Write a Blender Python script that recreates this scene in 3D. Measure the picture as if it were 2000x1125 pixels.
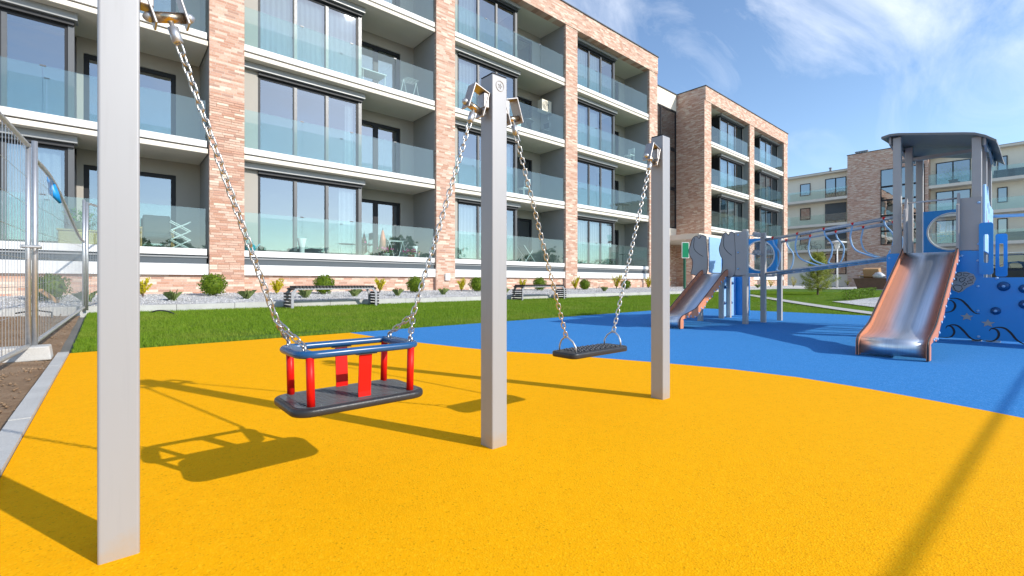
import bpy, math, random
import numpy as np
from mathutils import Vector, Matrix
random.seed(7); RNG = np.random.default_rng(7)
for o in list(bpy.data.objects): bpy.data.objects.remove(o)
SC = bpy.context.scene; COL = SC.collection
R = math.radians; PI = math.pi
# ------------------------------------------------------------------ camera
H = 0.72                      # camera height over the rubber surface
TH = R(48.85)                 # angle between the long facade (+X) and the view axis
FPX = 900.0                     # focal length in photo pixels (2000 px wide)
HOR = 551.0                   # horizon row
cd = bpy.data.cameras.new('camera'); cam = bpy.data.objects.new('camera', cd); COL.objects.link(cam)
cam.location = (0, 0, H); cam.rotation_euler = (PI/2, 0, TH - PI/2)
cd.sensor_width = 36; cd.lens = FPX/2000*36; cd.shift_y = -(562.5-HOR)/2000
cd.clip_start = 0.05; cd.clip_end = 3000
SC.camera = cam
# ------------------------------------------------------------------ sky and sun
SUN_EL = R(29.0); SUN_H = Vector((0.374, -0.924)).normalized()
world = bpy.data.worlds.new('World'); SC.world = world; world.use_nodes = True
wn = world.node_tree.nodes; wl = world.node_tree.links
wn.clear()
def wnode(t, **k):
    n = wn.new(t)
    for a, b in k.items(): setattr(n, a, b)
    return n
sky = wnode('ShaderNodeTexSky', sky_type='NISHITA', sun_disc=False)
sky.sun_elevation = SUN_EL; sky.sun_rotation = math.atan2(SUN_H.x, SUN_H.y)
sky.altitude = 50; sky.air_density = 1.0; sky.dust_density = 0.3; sky.ozone_density = 2.8
tc = wnode('ShaderNodeTexCoord'); sep = wnode('ShaderNodeSeparateXYZ'); wl.new(tc.outputs['Generated'], sep.inputs[0])
def wmath(op, a, b=None):
    n = wnode('ShaderNodeMath', operation=op)
    for i, x in enumerate((a, b)):
        if x is None: continue
        if isinstance(x, (int, float)): n.inputs[i].default_value = x
        else: wl.new(x, n.inputs[i])
    return n.outputs[0]
zz = wmath('ADD', wmath('MAXIMUM', sep.outputs[2], 0.0), 0.12)       # cirrus sheet: direction projected on a high plane
cx = wmath('DIVIDE', sep.outputs[0], zz); cy = wmath('DIVIDE', sep.outputs[1], zz)
comb = wnode('ShaderNodeCombineXYZ'); wl.new(cx, comb.inputs[0]); wl.new(cy, comb.inputs[1])
mp = wnode('ShaderNodeMapping'); wl.new(comb.outputs[0], mp.inputs[0])
mp.inputs['Rotation'].default_value = (0, 0, R(-62)); mp.inputs['Scale'].default_value = (0.55, 1.7, 1); mp.inputs['Location'].default_value = (3.1, 1.3, 0)
n1 = wnode('ShaderNodeTexNoise'); n1.inputs['Scale'].default_value = 1.5; n1.inputs['Detail'].default_value = 9; n1.inputs['Roughness'].default_value = 0.62; n1.inputs['Distortion'].default_value = 0.9
wl.new(mp.outputs[0], n1.inputs['Vector'])
n2 = wnode('ShaderNodeTexNoise'); n2.inputs['Scale'].default_value = 0.55; n2.inputs['Detail'].default_value = 3
mp2 = wnode('ShaderNodeMapping'); wl.new(comb.outputs[0], mp2.inputs[0]); mp2.inputs['Location'].default_value = (0.35, 0.9, 0)
wl.new(mp2.outputs[0], n2.inputs['Vector'])
cm = wmath('MULTIPLY', n1.outputs[0], wmath('ADD', n2.outputs[0], 0.45))
ramp = wnode('ShaderNodeValToRGB'); wl.new(cm, ramp.inputs[0])
ramp.color_ramp.elements[0].position = 0.43; ramp.color_ramp.elements[0].color = (0, 0, 0, 1)
ramp.color_ramp.elements[1].position = 0.74; ramp.color_ramp.elements[1].color = (1, 1, 1, 1)
hi = wnode('ShaderNodeValToRGB'); wl.new(sep.outputs[2], hi.inputs[0]); hi.color_ramp.elements[0].position = 0.16; hi.color_ramp.elements[1].position = 0.42
fac = wmath('MULTIPLY', wmath('MULTIPLY', ramp.outputs[0], hi.outputs[0]), 0.58)
mix = wnode('ShaderNodeMixRGB'); wl.new(fac, mix.inputs[0]); wl.new(sky.outputs[0], mix.inputs[1]); mix.inputs[2].default_value = (6.2, 6.4, 6.8, 1)
bg = wnode('ShaderNodeBackground'); bg.inputs[1].default_value = 0.135; wl.new(mix.outputs[0], bg.inputs[0])
wo = wnode('ShaderNodeOutputWorld'); wl.new(bg.outputs[0], wo.inputs[0])
sd = bpy.data.lights.new('sun', 'SUN'); sun = bpy.data.objects.new('sun', sd); COL.objects.link(sun)
sd.energy = 2.6; sd.angle = R(0.53); sd.color = (1.0, 0.95, 0.87)
tosun = Vector((SUN_H.x*math.cos(SUN_EL), SUN_H.y*math.cos(SUN_EL), math.sin(SUN_EL)))
sun.rotation_euler = (-tosun).to_track_quat('-Z', 'Y').to_euler(); sun.location = tosun*50
vs = SC.view_settings; vs.view_transform = 'Standard'; vs.look = 'None'; vs.exposure = 0.80; vs.gamma = 1; vs.use_curve_mapping = False
SC.render.engine = 'CYCLES'
SC.cycles.max_bounces = 8; SC.cycles.transparent_max_bounces = 16; SC.cycles.diffuse_bounces = 4
SC.cycles.glossy_bounces = 4; SC.cycles.caustics_reflective = False; SC.cycles.caustics_refractive = False

# ------------------------------------------------------------------ picture -> place
RT = Vector((math.sin(TH), -math.cos(TH), 0)); FW = Vector((math.cos(TH), math.sin(TH), 0))
def ray(px, py): return FW + RT*((px-1000)/FPX) + Vector((0, 0, (HOR-py)/FPX))
def at_z(px, py, z=0.0):
    d = ray(px, py); k = (z-H)/d.z; return Vector((0, 0, H)) + d*k
def at_v(px, py, v):
    d = ray(px, py); return Vector((0, 0, H)) + d*(v/d.y)
def at_u(px, py, u):
    d = ray(px, py); return Vector((0, 0, H)) + d*(u/d.x)
def at_g(px, py):                                              # where the ray meets the sloping ground
    p = at_z(px, py, 0.0)
    for _ in range(30): p = p.lerp(at_z(px, py, min(zl(p.x, p.y), H-.1)), .5)
    return p
def at_d(px, py, dep): return Vector((0, 0, H)) + ray(px, py)*dep

# ------------------------------------------------------------------ materials
class NT:
    def __init__(s, name):
        s.m = bpy.data.materials.new(name); s.m.use_nodes = True; s.t = s.m.node_tree; s.n = s.t.nodes; s.l = s.t.links
        s.b = s.n['Principled BSDF']; s.out = s.n['Material Output']
    def put(s, inp, x):
        if isinstance(x, bpy.types.NodeSocket): s.l.new(x, inp)
        elif isinstance(x, (tuple, list)):
            x = tuple(x); inp.default_value = x + (1,) if len(x) == 3 and len(inp.default_value) == 4 else x
        else: inp.default_value = x
    def node(s, t, ins=None, **k):
        n = s.n.new(t)
        for a, b in k.items(): setattr(n, a, b)
        for a, b in (ins or {}).items(): s.put(n.inputs[a], b)
        return n
    def math(s, op, a, b=0.0, c=0.0): return s.node('ShaderNodeMath', {0: a, 1: b, 2: c}, operation=op).outputs[0]
    def mix(s, f, a, b, bt='MIX'): return s.node('ShaderNodeMixRGB', {0: f, 1: a, 2: b}, blend_type=bt).outputs[0]
    def noise(s, vec, sc, det=3, ro=0.5, dist=0.0):
        return s.node('ShaderNodeTexNoise', {'Vector': vec, 'Scale': sc, 'Detail': det, 'Roughness': ro, 'Distortion': dist}).outputs[0]
    def ramp(s, f, stops, const=False):
        n = s.node('ShaderNodeValToRGB', {0: f}); r = n.color_ramp
        if const: r.interpolation = 'CONSTANT'
        while len(r.elements) < len(stops): r.elements.new(0.5)
        for e, (p, c) in zip(r.elements, stops): e.position = p; e.color = tuple(c) + (1,) if len(c) == 3 else c
        return n.outputs[0]
    def pos(s): return s.node('ShaderNodeNewGeometry').outputs['Position']
    def objco(s): return s.node('ShaderNodeTexCoord').outputs['Object']
    def bump(s, h, st=0.3, d=0.01): s.l.new(s.node('ShaderNodeBump', {'Height': h, 'Strength': st, 'Distance': d}).outputs[0], s.b.inputs['Normal'])
    def set(s, **k):
        for a, b in k.items(): s.put(s.b.inputs[a.replace('_', ' ')], b)
        return s
def plain(name, col, rough=0.5, metal=0.0, var=0.12, scale=6.0, spec=0.5, bump=0.0, bscale=60, obj=False):
    t = NT(name); p = t.objco() if obj else t.pos()
    n = t.noise(p, scale, 4, 0.6)
    f = t.math('MULTIPLY_ADD', n, 2*var, 1-var)
    c = t.mix(1.0, col, t.node('ShaderNodeCombineXYZ', {0: f, 1: f, 2: f}).outputs[0], 'MULTIPLY')
    t.set(Base_Color=c, Metallic=metal, Specular_IOR_Level=spec)
    t.set(Roughness=t.math('MULTIPLY_ADD', t.noise(p, scale*2.3, 3), 0.16, rough-0.08))
    if bump: t.bump(t.noise(p, bscale, 3), bump, 0.004)
    return t.m
def brick_mat():
    t = NT('brick'); g = t.node('ShaderNodeNewGeometry')
    p = t.node('ShaderNodeSeparateXYZ', {0: g.outputs['Position']}); n = t.node('ShaderNodeSeparateXYZ', {0: g.outputs['True Normal']})
    isx = t.math('GREATER_THAN', t.math('ABSOLUTE', n.outputs[0]), 0.7)
    s_ = t.math('ADD', t.math('MULTIPLY', p.outputs[1], isx), t.math('MULTIPLY', p.outputs[0], t.math('SUBTRACT', 1.0, isx)))
    zr = t.math('DIVIDE', p.outputs[2], 0.066); row = t.math('FLOOR', zr)
    wr = t.node('ShaderNodeTexWhiteNoise', {'W': row}, noise_dimensions='1D').outputs[0]
    sc = t.math('ADD', t.math('DIVIDE', s_, 0.27), wr); colm = t.math('FLOOR', sc)
    v = t.node('ShaderNodeCombineXYZ', {0: colm, 1: row, 2: isx}).outputs[0]
    rnd = t.node('ShaderNodeTexWhiteNoise', {'Vector': v}, noise_dimensions='3D')
    c = t.ramp(rnd.outputs[0], [(0, (.53, .29, .20)), (.14, (.60, .37, .27)), (.34, (.66, .44, .33)), (.5, (.57, .33, .24)), (.62, (.69, .51, .40)), (.78, (.75, .61, .48)), (.90, (.63, .42, .32)), (.96, (.47, .28, .21))], True)
    nz = t.noise(g.outputs['Position'], 35, 4)
    c = t.mix(0.35, c, t.mix(1.0, c, t.ramp(nz, [(.3, (.6, .6, .6)), (.7, (1.3, 1.3, 1.3))]), 'MULTIPLY'))
    fz = t.math('FRACT', zr); fs = t.math('FRACT', sc)
    mo = t.math('MAXIMUM', t.math('LESS_THAN', fz, 0.13), t.math('LESS_THAN', fs, 0.035))
    c = t.mix(mo, c, (.56, .46, .38))
    t.set(Base_Color=c, Roughness=0.85, Specular_IOR_Level=0.2)
    hgt = t.math('MULTIPLY', t.math('SUBTRACT', 1.0, mo), t.math('MULTIPLY_ADD', rnd.outputs[0], 0.5, 0.6))
    t.bump(t.math('ADD', hgt, t.math('MULTIPLY', nz, 0.3)), 0.6, 0.008)
    return t.m
def glass_mat(name, tint, refl, diff=None, dfac=0.0, rough=0.01, ior=1.5, gc=(.88, .95, 1)):
    t = NT(name); t.n.remove(t.b)
    sh = t.node('ShaderNodeBsdfTransparent', {'Color': tint}).outputs[0]
    if diff: sh = t.node('ShaderNodeMixShader', {0: dfac, 1: sh, 2: t.node('ShaderNodeBsdfDiffuse', {'Color': diff}).outputs[0]}).outputs[0]
    wav = t.noise(t.pos(), 1.3, 2)
    bp = t.node('ShaderNodeBump', {'Height': wav, 'Strength': 0.05, 'Distance': 0.05}).outputs[0]
    gl = t.node('ShaderNodeBsdfGlossy', {'Color': gc, 'Roughness': rough, 'Normal': bp}).outputs[0]
    fc = t.node('ShaderNodeLayerWeight', {'Blend': 0.5}).outputs['Facing']; f0 = refl+((ior-1)/(ior+1))**2
    fr = t.math('MULTIPLY_ADD', t.math('POWER', fc, 5.0), 1-f0, f0)
    fr = t.math('MULTIPLY', fr, t.math('SUBTRACT', 1.0, t.node('ShaderNodeNewGeometry').outputs['Backfacing']))
    o = t.node('ShaderNodeMixShader', {0: fr, 1: sh, 2: gl}).outputs[0]
    t.l.new(o, t.out.inputs[0]); return t.m
def rubber_mat(name, a, b, c2):
    t = NT(name); p = t.pos()
    vo = t.node('ShaderNodeTexVoronoi', {'Vector': p, 'Scale': 190.0}); rc = t.node('ShaderNodeSeparateColor', {0: vo.outputs['Color']}).outputs[0]
    big = t.noise(p, 0.9, 4, 0.6); mid = t.noise(p, 14, 4, 0.65)
    c = t.ramp(rc, [(0, tuple(x*.72 for x in a)), (.05, b), (.25, a), (.75, a), (1, c2)])
    sp = t.noise(p, 70, 5, .75)
    c = t.mix(t.ramp(sp, [(.34, (.16, .16, .16)), (.48, (0, 0, 0))]), c, tuple(x*.6 for x in a))
    c = t.mix(t.math('MULTIPLY', t.math('SUBTRACT', big, 0.42), 0.45), c, b)
    c = t.mix(t.ramp(t.noise(p, 3.1, 6, 0.7), [(.70, (0, 0, 0)), (.86, (.16, .16, .16))]), c, tuple(x*.55+.03 for x in a))
    f = t.math('MULTIPLY_ADD', mid, 0.16, 0.93)
    c = t.mix(1.0, c, t.node('ShaderNodeCombineXYZ', {0: f, 1: f, 2: f}).outputs[0], 'MULTIPLY')
    t.set(Base_Color=c, Roughness=0.85, Specular_IOR_Level=0.08)
    t.bump(t.math('ADD', vo.outputs['Distance'], t.math('MULTIPLY', sp, 0.5)), 0.32, 0.003); return t.m
def ground_mat(name, cols, sc, bump=0.4, bs=80, rough=0.95):
    t = NT(name); p = t.pos()
    n = t.noise(p, sc, 8, 0.65); n2 = t.noise(p, bs, 5, 0.7)
    f = t.math('ADD', t.math('MULTIPLY', n, 0.55), t.math('MULTIPLY', n2, 0.45))
    k = len(cols); c = t.ramp(f, [(0.3+0.4*i/(k-1), cc) for i, cc in enumerate(cols)])
    t.set(Base_Color=c, Roughness=rough, Specular_IOR_Level=0.15); t.bump(n2, bump, 0.03); return t.m
def leaf_mat(name, a, b, tr=0.25):
    t = NT(name); p = t.pos(); n = t.noise(p, 22, 3); r = t.node('ShaderNodeTexWhiteNoise', {'Vector': t.node('ShaderNodeVectorMath', {0: p, 1: (40, 40, 40)}, operation='MULTIPLY').outputs[0]}, noise_dimensions='3D').outputs[0]
    c = t.mix(t.ramp(n, [(.3, (0, 0, 0)), (.7, (1, 1, 1))]), a, b)
    t.set(Base_Color=c, Roughness=0.6, Specular_IOR_Level=0.25)
    tl = t.node('ShaderNodeBsdfTranslucent', {'Color': c}).outputs[0]
    mx = t.node('ShaderNodeMixShader', {0: tr, 1: t.b.outputs[0], 2: tl}).outputs[0]; t.l.new(mx, t.out.inputs[0]); return t.m
def gravel_mat():
    t = NT('gravel'); p = t.pos()
    vo = t.node('ShaderNodeTexVoronoi', {'Vector': p, 'Scale': 34.0}); rc = t.node('ShaderNodeSeparateColor', {0: vo.outputs['Color']}).outputs[0]
    c = t.ramp(rc, [(0, (.40, .39, .38)), (.3, (.62, .61, .60)), (.7, (.74, .73, .72)), (1, (.84, .83, .81))])
    c = t.mix(t.ramp(t.noise(p, 1.7, 5), [(.5, (0, 0, 0)), (.75, (.4, .4, .4))]), c, (.42, .38, .33))
    t.set(Base_Color=c, Roughness=0.9, Specular_IOR_Level=0.2); t.bump(t.math('SUBTRACT', 1.0, vo.outputs['Distance']), 0.9, 0.03); return t.m
def post_mat(name, col):
    t = NT(name); p = t.pos(); z = t.node('ShaderNodeSeparateXYZ', {0: p}).outputs[2]
    d = t.math('SUBTRACT', t.noise(p, 9, 6, 0.7), t.math('MULTIPLY', z, 4.0))
    c = t.mix(t.ramp(d, [(.22, (0, 0, 0)), (.5, (.6, .6, .6))]), col, (.42, .33, .22))
    sc = t.noise(t.node('ShaderNodeMapping', {'Vector': p, 'Scale': (60, 60, 3)}).outputs[0], 1, 5, .6)
    c = t.mix(t.ramp(sc, [(.55, (0, 0, 0)), (.8, (.25, .25, .25))]), c, tuple(x*.75 for x in col))
    t.set(Base_Color=c, Roughness=t.math('MULTIPLY_ADD', sc, .2, .36), Metallic=0.15); return t.m
def metal_mat(name, col, rough, streak=None, metal=1.0):
    t = NT(name); p = t.objco()
    n = t.noise(t.node('ShaderNodeMapping', {'Vector': p, 'Scale': streak or (20, 20, 20)}).outputs[0], 1, 5, .6)
    c = t.mix(t.ramp(n, [(.35, (0, 0, 0)), (.75, (.5, .5, .5))]), col, tuple(x*.6 for x in col))
    t.set(Base_Color=c, Metallic=metal, Roughness=t.math('MULTIPLY_ADD', n, .25, rough-.1)); return t.m
MT = {}
MT['brick'] = brick_mat()
MT['yellow'] = rubber_mat('yellow_rubber', (.96, .43, .0015), (.90, .39, .002), (.97, .50, .008))
MT['blue'] = rubber_mat('blue_rubber', (.045, .235, .56), (.033, .19, .48), (.11, .33, .66))
def white_mat():
    t = NT('white_paint'); p = t.pos()
    st = t.noise(t.node('ShaderNodeMapping', {'Vector': p, 'Scale': (9, 9, .8)}).outputs[0], 1, 6, .7)
    c = t.mix(t.ramp(st, [(.52, (0, 0, 0)), (.78, (.45, .45, .45))]), (.80, .79, .77), (.50, .48, .44))
    t.set(Base_Color=c, Roughness=.6); return t.m
MT['white'] = white_mat()
MT['cream'] = plain('cream_render', (.86, .79, .66), .85, var=.05, scale=1.5, spec=.2, bump=.15, bscale=200)
MT['beige'] = plain('beige_render', (.42, .39, .345), .85, var=.05, scale=1.5, spec=.2, bump=.15, bscale=200)
MT['soffit'] = plain('soffit_render', (.78, .715, .61), .85, var=.06, scale=1.2, spec=.2)
MT['greywall'] = plain('grey_render', (.36, .355, .345), .85, var=.06, scale=1.5, spec=.2, bump=.15, bscale=200)
MT['fascia'] = plain('grey_metal_sheet', (.30, .305, .305), .45, var=.06, scale=2, metal=.2)
MT['bandgrey'] = plain('slate_grey_band', (.075, .092, .105), .55, var=.15, scale=3)
MT['frame'] = plain('anthracite_frame', (.018, .019, .023), .45, var=.1, spec=.25)
MT['mullion'] = plain('grey_mullion', (.105, .108, .112), .4, var=.06, metal=.3)
MT['brownpanel'] = plain('brown_panel', (.11, .075, .065), .5, var=.15)
MT['dark'] = plain('dark_edge', (.03, .03, .033), .6)
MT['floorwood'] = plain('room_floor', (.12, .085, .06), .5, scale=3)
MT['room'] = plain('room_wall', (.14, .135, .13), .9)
MT['glass'] = glass_mat('window_glass', (.62, .68, .70), .25, ior=1.55)
MT['rail'] = glass_mat('railing_glass', (.85, .94, .925), .065, (.46, .60, .58), .03, ior=1.5, gc=(.92, .98, .97))
MT['curtain'] = plain('white_curtain', (.78, .79, .78), .9, var=.04, spec=.1)
MT['soil'] = ground_mat('soil', [(.18, .11, .065), (.31, .205, .125), (.42, .30, .20)], 2.2, .8, 30)
MT['lawnbase'] = ground_mat('lawn_soil', [(.06, .12, .014), (.10, .19, .022), (.15, .26, .04)], 1.3, .8, 60)
MT['far'] = ground_mat('far_ground', [(.16, .16, .15), (.22, .22, .21), (.28, .28, .27)], 0.6, .2, 30)
MT['gravel'] = gravel_mat()
MT['concrete'] = ground_mat('concrete', [(.42, .41, .39), (.53, .52, .49), (.62, .61, .58)], 3, .25, 90)
MT['post'] = post_mat('light_grey_coated_steel', (.36, .37, .385))
MT['pgrey'] = plain('grey_coated_steel', (.46, .425, .395), .45, var=.08, metal=.1)
MT['roofgrey'] = plain('dark_grey_board', (.22, .205, .19), .5, var=.08)
MT['hpgrey'] = plain('grey_plastic_board', (.42, .385, .36), .5, var=.07)
MT['hpblue'] = plain('blue_plastic_board', (.010, .28, .70), .34, var=.08)
MT['hplight'] = plain('light_blue_board', (.33, .56, .82), .45, var=.06)
MT['edgewhite'] = plain('pale_board_edge', (.78, .77, .74), .6)
MT['orange'] = plain('orange_board', (.72, .27, .14), .42, var=.1)
MT['steel'] = metal_mat('brushed_steel', (.82, .83, .85), .36, (.8, 40, .8))
MT['galv'] = metal_mat('galvanised_steel', (.60, .61, .62), .42, (30, 30, 30), .8)
MT['chain'] = metal_mat('chain_steel', (.66, .63, .58), .30, (90, 90, 90))
MT['bracket'] = metal_mat('bracket_steel', (.48, .45, .43), .42, (60, 60, 60), .75)
MT['brass'] = metal_mat('brass_bush', (.60, .47, .32), .25, (60, 60, 60))
MT['red'] = plain('red_plastic', (.74, .010, .006), .42, var=.06, spec=.25)
MT['swblue'] = plain('dark_blue_plastic', (.012, .085, .23), .28, var=.08)
MT['rubberblk'] = plain('black_rubber', (.024, .025, .028), .42, var=.3, scale=14, bump=.2, bscale=160)
MT['seatgrey'] = plain('worn_grey_rubber', (.075, .076, .082), .33, var=.35, scale=18, bump=.25, bscale=120)
MT['slat'] = plain('dark_brown_slat', (.035, .028, .03), .6, var=.25, scale=20)
MT['benchsteel'] = plain('pale_grey_steel', (.36, .36, .38), .5, metal=.2)
MT['box'] = leaf_mat('boxwood_leaf', (.07, .14, .008), (.20, .27, .014))
MT['yleaf'] = leaf_mat('yellow_leaf', (.48, .46, .012), (.74, .60, .025), .35)
MT['gleaf'] = leaf_mat('green_leaf', (.09, .19, .02), (.24, .36, .04), .35)
MT['tuft'] = leaf_mat('grey_green_blade', (.24, .35, .10), (.42, .50, .20), .3)
MT['pine'] = leaf_mat('pine_needle', (.26, .31, .05), (.50, .50, .11), .2)
def grass_mat():
    t = NT('grass_blade'); p = t.pos(); n = t.noise(p, 30, 3); big = t.noise(p, .8, 5, .6)
    c = t.mix(t.ramp(n, [(.3, (0, 0, 0)), (.7, (1, 1, 1))]), (.13, .25, .012), (.27, .40, .026))
    c = t.mix(t.ramp(big, [(.48, (0, 0, 0)), (.72, (.55, .55, .55))]), c, (.36, .38, .07))
    t.set(Base_Color=c, Roughness=.6, Specular_IOR_Level=.25)
    mx = t.node('ShaderNodeMixShader', {0: .35, 1: t.b.outputs[0], 2: t.node('ShaderNodeBsdfTranslucent', {'Color': c}).outputs[0]}).outputs[0]; t.l.new(mx, t.out.inputs[0]); return t.m
MT['grass'] = grass_mat()
MT['bark'] = plain('bark', (.13, .085, .055), .9, var=.3, scale=30)
MT['green'] = plain('green_sign_paint', (.0, .24, .10), .4)
MT['greenpost'] = plain('dark_green_post', (.01, .10, .055), .45)
MT['flower'] = plain('pink_flower', (.75, .10, .32), .7, var=.3, scale=40)
MT['terra'] = plain('terracotta', (.40, .16, .09), .8)
MT['wicker'] = plain('wicker', (.52, .36, .14), .8, var=.35, scale=50)
MT['wood'] = plain('light_wood', (.50, .27, .09), .5, var=.2, scale=20)
MT['fabric'] = plain('dark_fabric', (.05, .065, .07), .9, var=.2)
MT['teal'] = plain('teal_plastic', (.01, .35, .45), .4)
MT['rust'] = plain('rusty_skip', (.16, .09, .055), .8, var=.35, scale=5)
MT['card'] = plain('cardboard', (.46, .27, .13), .9, var=.15)
MT['bag'] = plain('white_bag', (.62, .63, .66), .6)
MT['carpaint'] = plain('dark_car_paint', (.012, .014, .018), .2, var=.05)
MT['carglass'] = glass_mat('car_glass', (.25, .27, .28), .12)
MT['tyre'] = plain('tyre', (.02, .02, .02), .8)
MT['ink'] = plain('black_print', (.012, .013, .018), .5)
MT['bubble'] = glass_mat('clear_dome', (.86, .88, .88), .10, (.8, .82, .82), .06)

# ------------------------------------------------------------------ mesh helpers
class M:
    def __init__(s): s.v = []; s.f = []
    def add(s, v, f):
        b = len(s.v); s.v += [tuple(x) for x in v]; s.f += [tuple(i+b for i in q) for q in f]; return s
    def box(s, x0, x1, y0, y1, z0, z1):
        return s.add([(x0,y0,z0),(x1,y0,z0),(x1,y1,z0),(x0,y1,z0),(x0,y0,z1),(x1,y0,z1),(x1,y1,z1),(x0,y1,z1)],
                     [(0,3,2,1),(4,5,6,7),(0,1,5,4),(1,2,6,5),(2,3,7,6),(3,0,4,7)])
    def obox(s, c, a, b, d):                                   # centre and three half-axis vectors
        c, a, b, d = Vector(c), Vector(a), Vector(b), Vector(d)
        if a.cross(b).dot(d) < 0: a = -a
        return s.add([c-a-b-d, c+a-b-d, c+a+b-d, c-a+b-d, c-a-b+d, c+a-b+d, c+a+b+d, c-a+b+d],
                     [(0,3,2,1),(4,5,6,7),(0,1,5,4),(1,2,6,5),(2,3,7,6),(3,0,4,7)])
    def prism(s, pts, o, ex, ey, t):                           # 2D outline extruded by t along ex x ey
        o, ex, ey = Vector(o), Vector(ex), Vector(ey); ez = ex.cross(ey).normalized()*t; n = len(pts)
        a = [o+ex*p[0]+ey*p[1] for p in pts]; b = [q+ez for q in a]
        return s.add(a+b, [tuple(range(n-1, -1, -1)), tuple(range(n, 2*n))]+[(i, (i+1) % n, n+(i+1) % n, n+i) for i in range(n)])
    def holed(s, outer, inner, o, ex, ey, t):                  # two loops with equal counts
        o, ex, ey = Vector(o), Vector(ex), Vector(ey); ez = ex.cross(ey).normalized()*t; n = len(outer)
        P = lambda L, k: [o+ex*p[0]+ey*p[1]+ez*k for p in L]
        v = P(outer, 0)+P(inner, 0)+P(outer, 1)+P(inner, 1); f = []
        for i in range(n):
            j = (i+1) % n
            f += [(i, n+i, n+j, j), (2*n+i, 2*n+j, 3*n+j, 3*n+i), (i, j, 2*n+j, 2*n+i), (n+i, 3*n+i, 3*n+j, n+j)]
        return s.add(v, f)
    def tube(s, path, r, n=8, closed=False, cap=True):
        P = [Vector(p) for p in path]; k = len(P); rr = r if isinstance(r, (list, tuple)) else [r]*k
        v = []; f = []; ref = None
        for i in range(k):
            if closed: t = P[(i+1) % k]-P[i-1]
            else: t = P[min(i+1, k-1)]-P[max(i-1, 0)]
            t.normalize()
            if ref is None:
                ref = Vector((0, 0, 1)) if abs(t.z) < .9 else Vector((1, 0, 0))
            a = ref - t*ref.dot(t)
            if a.length < 1e-6: a = t.orthogonal()
            a.normalize(); b = t.cross(a); ref = a
            v += [P[i]+(a*math.cos(2*PI*j/n)+b*math.sin(2*PI*j/n))*rr[i] for j in range(n)]
        for i in range(k if closed else k-1):
            i2 = (i+1) % k
            f += [(i*n+j, i*n+(j+1) % n, i2*n+(j+1) % n, i2*n+j) for j in range(n)]
        if cap and not closed: f += [tuple(range(n-1, -1, -1)), tuple((k-1)*n+j for j in range(n))]
        return s.add(v, f)
    def lathe(s, prof, c=(0, 0, 0), n=16):
        c = Vector(c); v = []; f = []; k = len(prof)
        for r, z in prof: v += [c+Vector((r*math.cos(2*PI*j/n), r*math.sin(2*PI*j/n), z)) for j in range(n)]
        for i in range(k-1): f += [(i*n+j, i*n+(j+1) % n, (i+1)*n+(j+1) % n, (i+1)*n+j) for j in range(n)]
        f += [tuple(range(n-1, -1, -1)), tuple((k-1)*n+j for j in range(n))]
        return s.add(v, f)
    def data(s, name, mat, smooth=False):
        me = bpy.data.meshes.new(name); me.from_pydata(s.v, [], s.f); me.materials.append(MT[mat] if isinstance(mat, str) else mat)
        if smooth: me.polygons.foreach_set('use_smooth', [True]*len(me.polygons))
        me.update(); return me
    def build(s, name, mat, parent=None, smooth=False, bevel=0.0, seg=2):
        o = wloc(parent)
        if o.length: s.v = [(x-o.x, y-o.y, z-o.z) for x, y, z in s.v]
        ob = bpy.data.objects.new(name, s.data(name, mat, smooth)); COL.objects.link(ob)
        if parent: ob.parent = parent
        if bevel:
            b = ob.modifiers.new('bevel', 'BEVEL'); b.width = bevel; b.segments = seg; b.limit_method = 'ANGLE'; b.angle_limit = R(40)
        return ob
def wloc(o):
    v = Vector((0, 0, 0))
    while o: v += o.location; o = o.parent
    return v
def tag(o, label, cat, group=None):
    o['label'] = label; o['category'] = cat
    if group: o['group'] = group
    return o
def thing(name, label, cat, loc, group=None):
    o = bpy.data.objects.new(name, None); COL.objects.link(o); o.location = loc; o.empty_display_size = .1
    return tag(o, label, cat, group)
def struct(o, kind='structure'): o['kind'] = kind; return o
def inst(name, me, parent, loc=None, mat4=None):
    ob = bpy.data.objects.new(name, me); COL.objects.link(ob); ob.parent = parent
    if mat4 is not None:
        m = mat4.copy(); m.translation = m.translation-wloc(parent); ob.matrix_local = m
    elif loc is not None: ob.location = Vector(loc)-wloc(parent)
    return ob
def np_mesh(name, V, Fa, mat, parent=None):
    me = bpy.data.meshes.new(name); n = len(V); k = Fa.shape[1]; m = len(Fa)
    me.vertices.add(n); me.vertices.foreach_set('co', np.asarray(V, dtype=np.float32).ravel())
    me.loops.add(m*k); me.loops.foreach_set('vertex_index', Fa.astype(np.int32).ravel())
    me.polygons.add(m); me.polygons.foreach_set('loop_start', np.arange(0, m*k, k, dtype=np.int32))
    me.update(calc_edges=True); me.validate(); me.materials.append(MT[mat])
    ob = bpy.data.objects.new(name, me); COL.objects.link(ob)
    if parent: ob.parent = parent
    return ob
def leaves(P, size, up=0.3, aspect=0.55):                       # one folded quad per point
    n = len(P); d = RNG.normal(size=(n, 3)); d[:, 2] += up; d /= np.linalg.norm(d, axis=1)[:, None]
    e = np.cross(d, RNG.normal(size=(n, 3))); e /= np.linalg.norm(e, axis=1)[:, None]
    L = (size*RNG.uniform(.6, 1.3, n))[:, None]; W = L*aspect
    V = np.stack([P-d*L*.5, P+e*W*.5, P+d*L*.5, P-e*W*.5], 1).reshape(-1, 3)
    return V, np.arange(4*n).reshape(n, 4)
def sm(x): x = max(0.0, min(1.0, x)); return x*x*(3-2*x)
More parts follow.
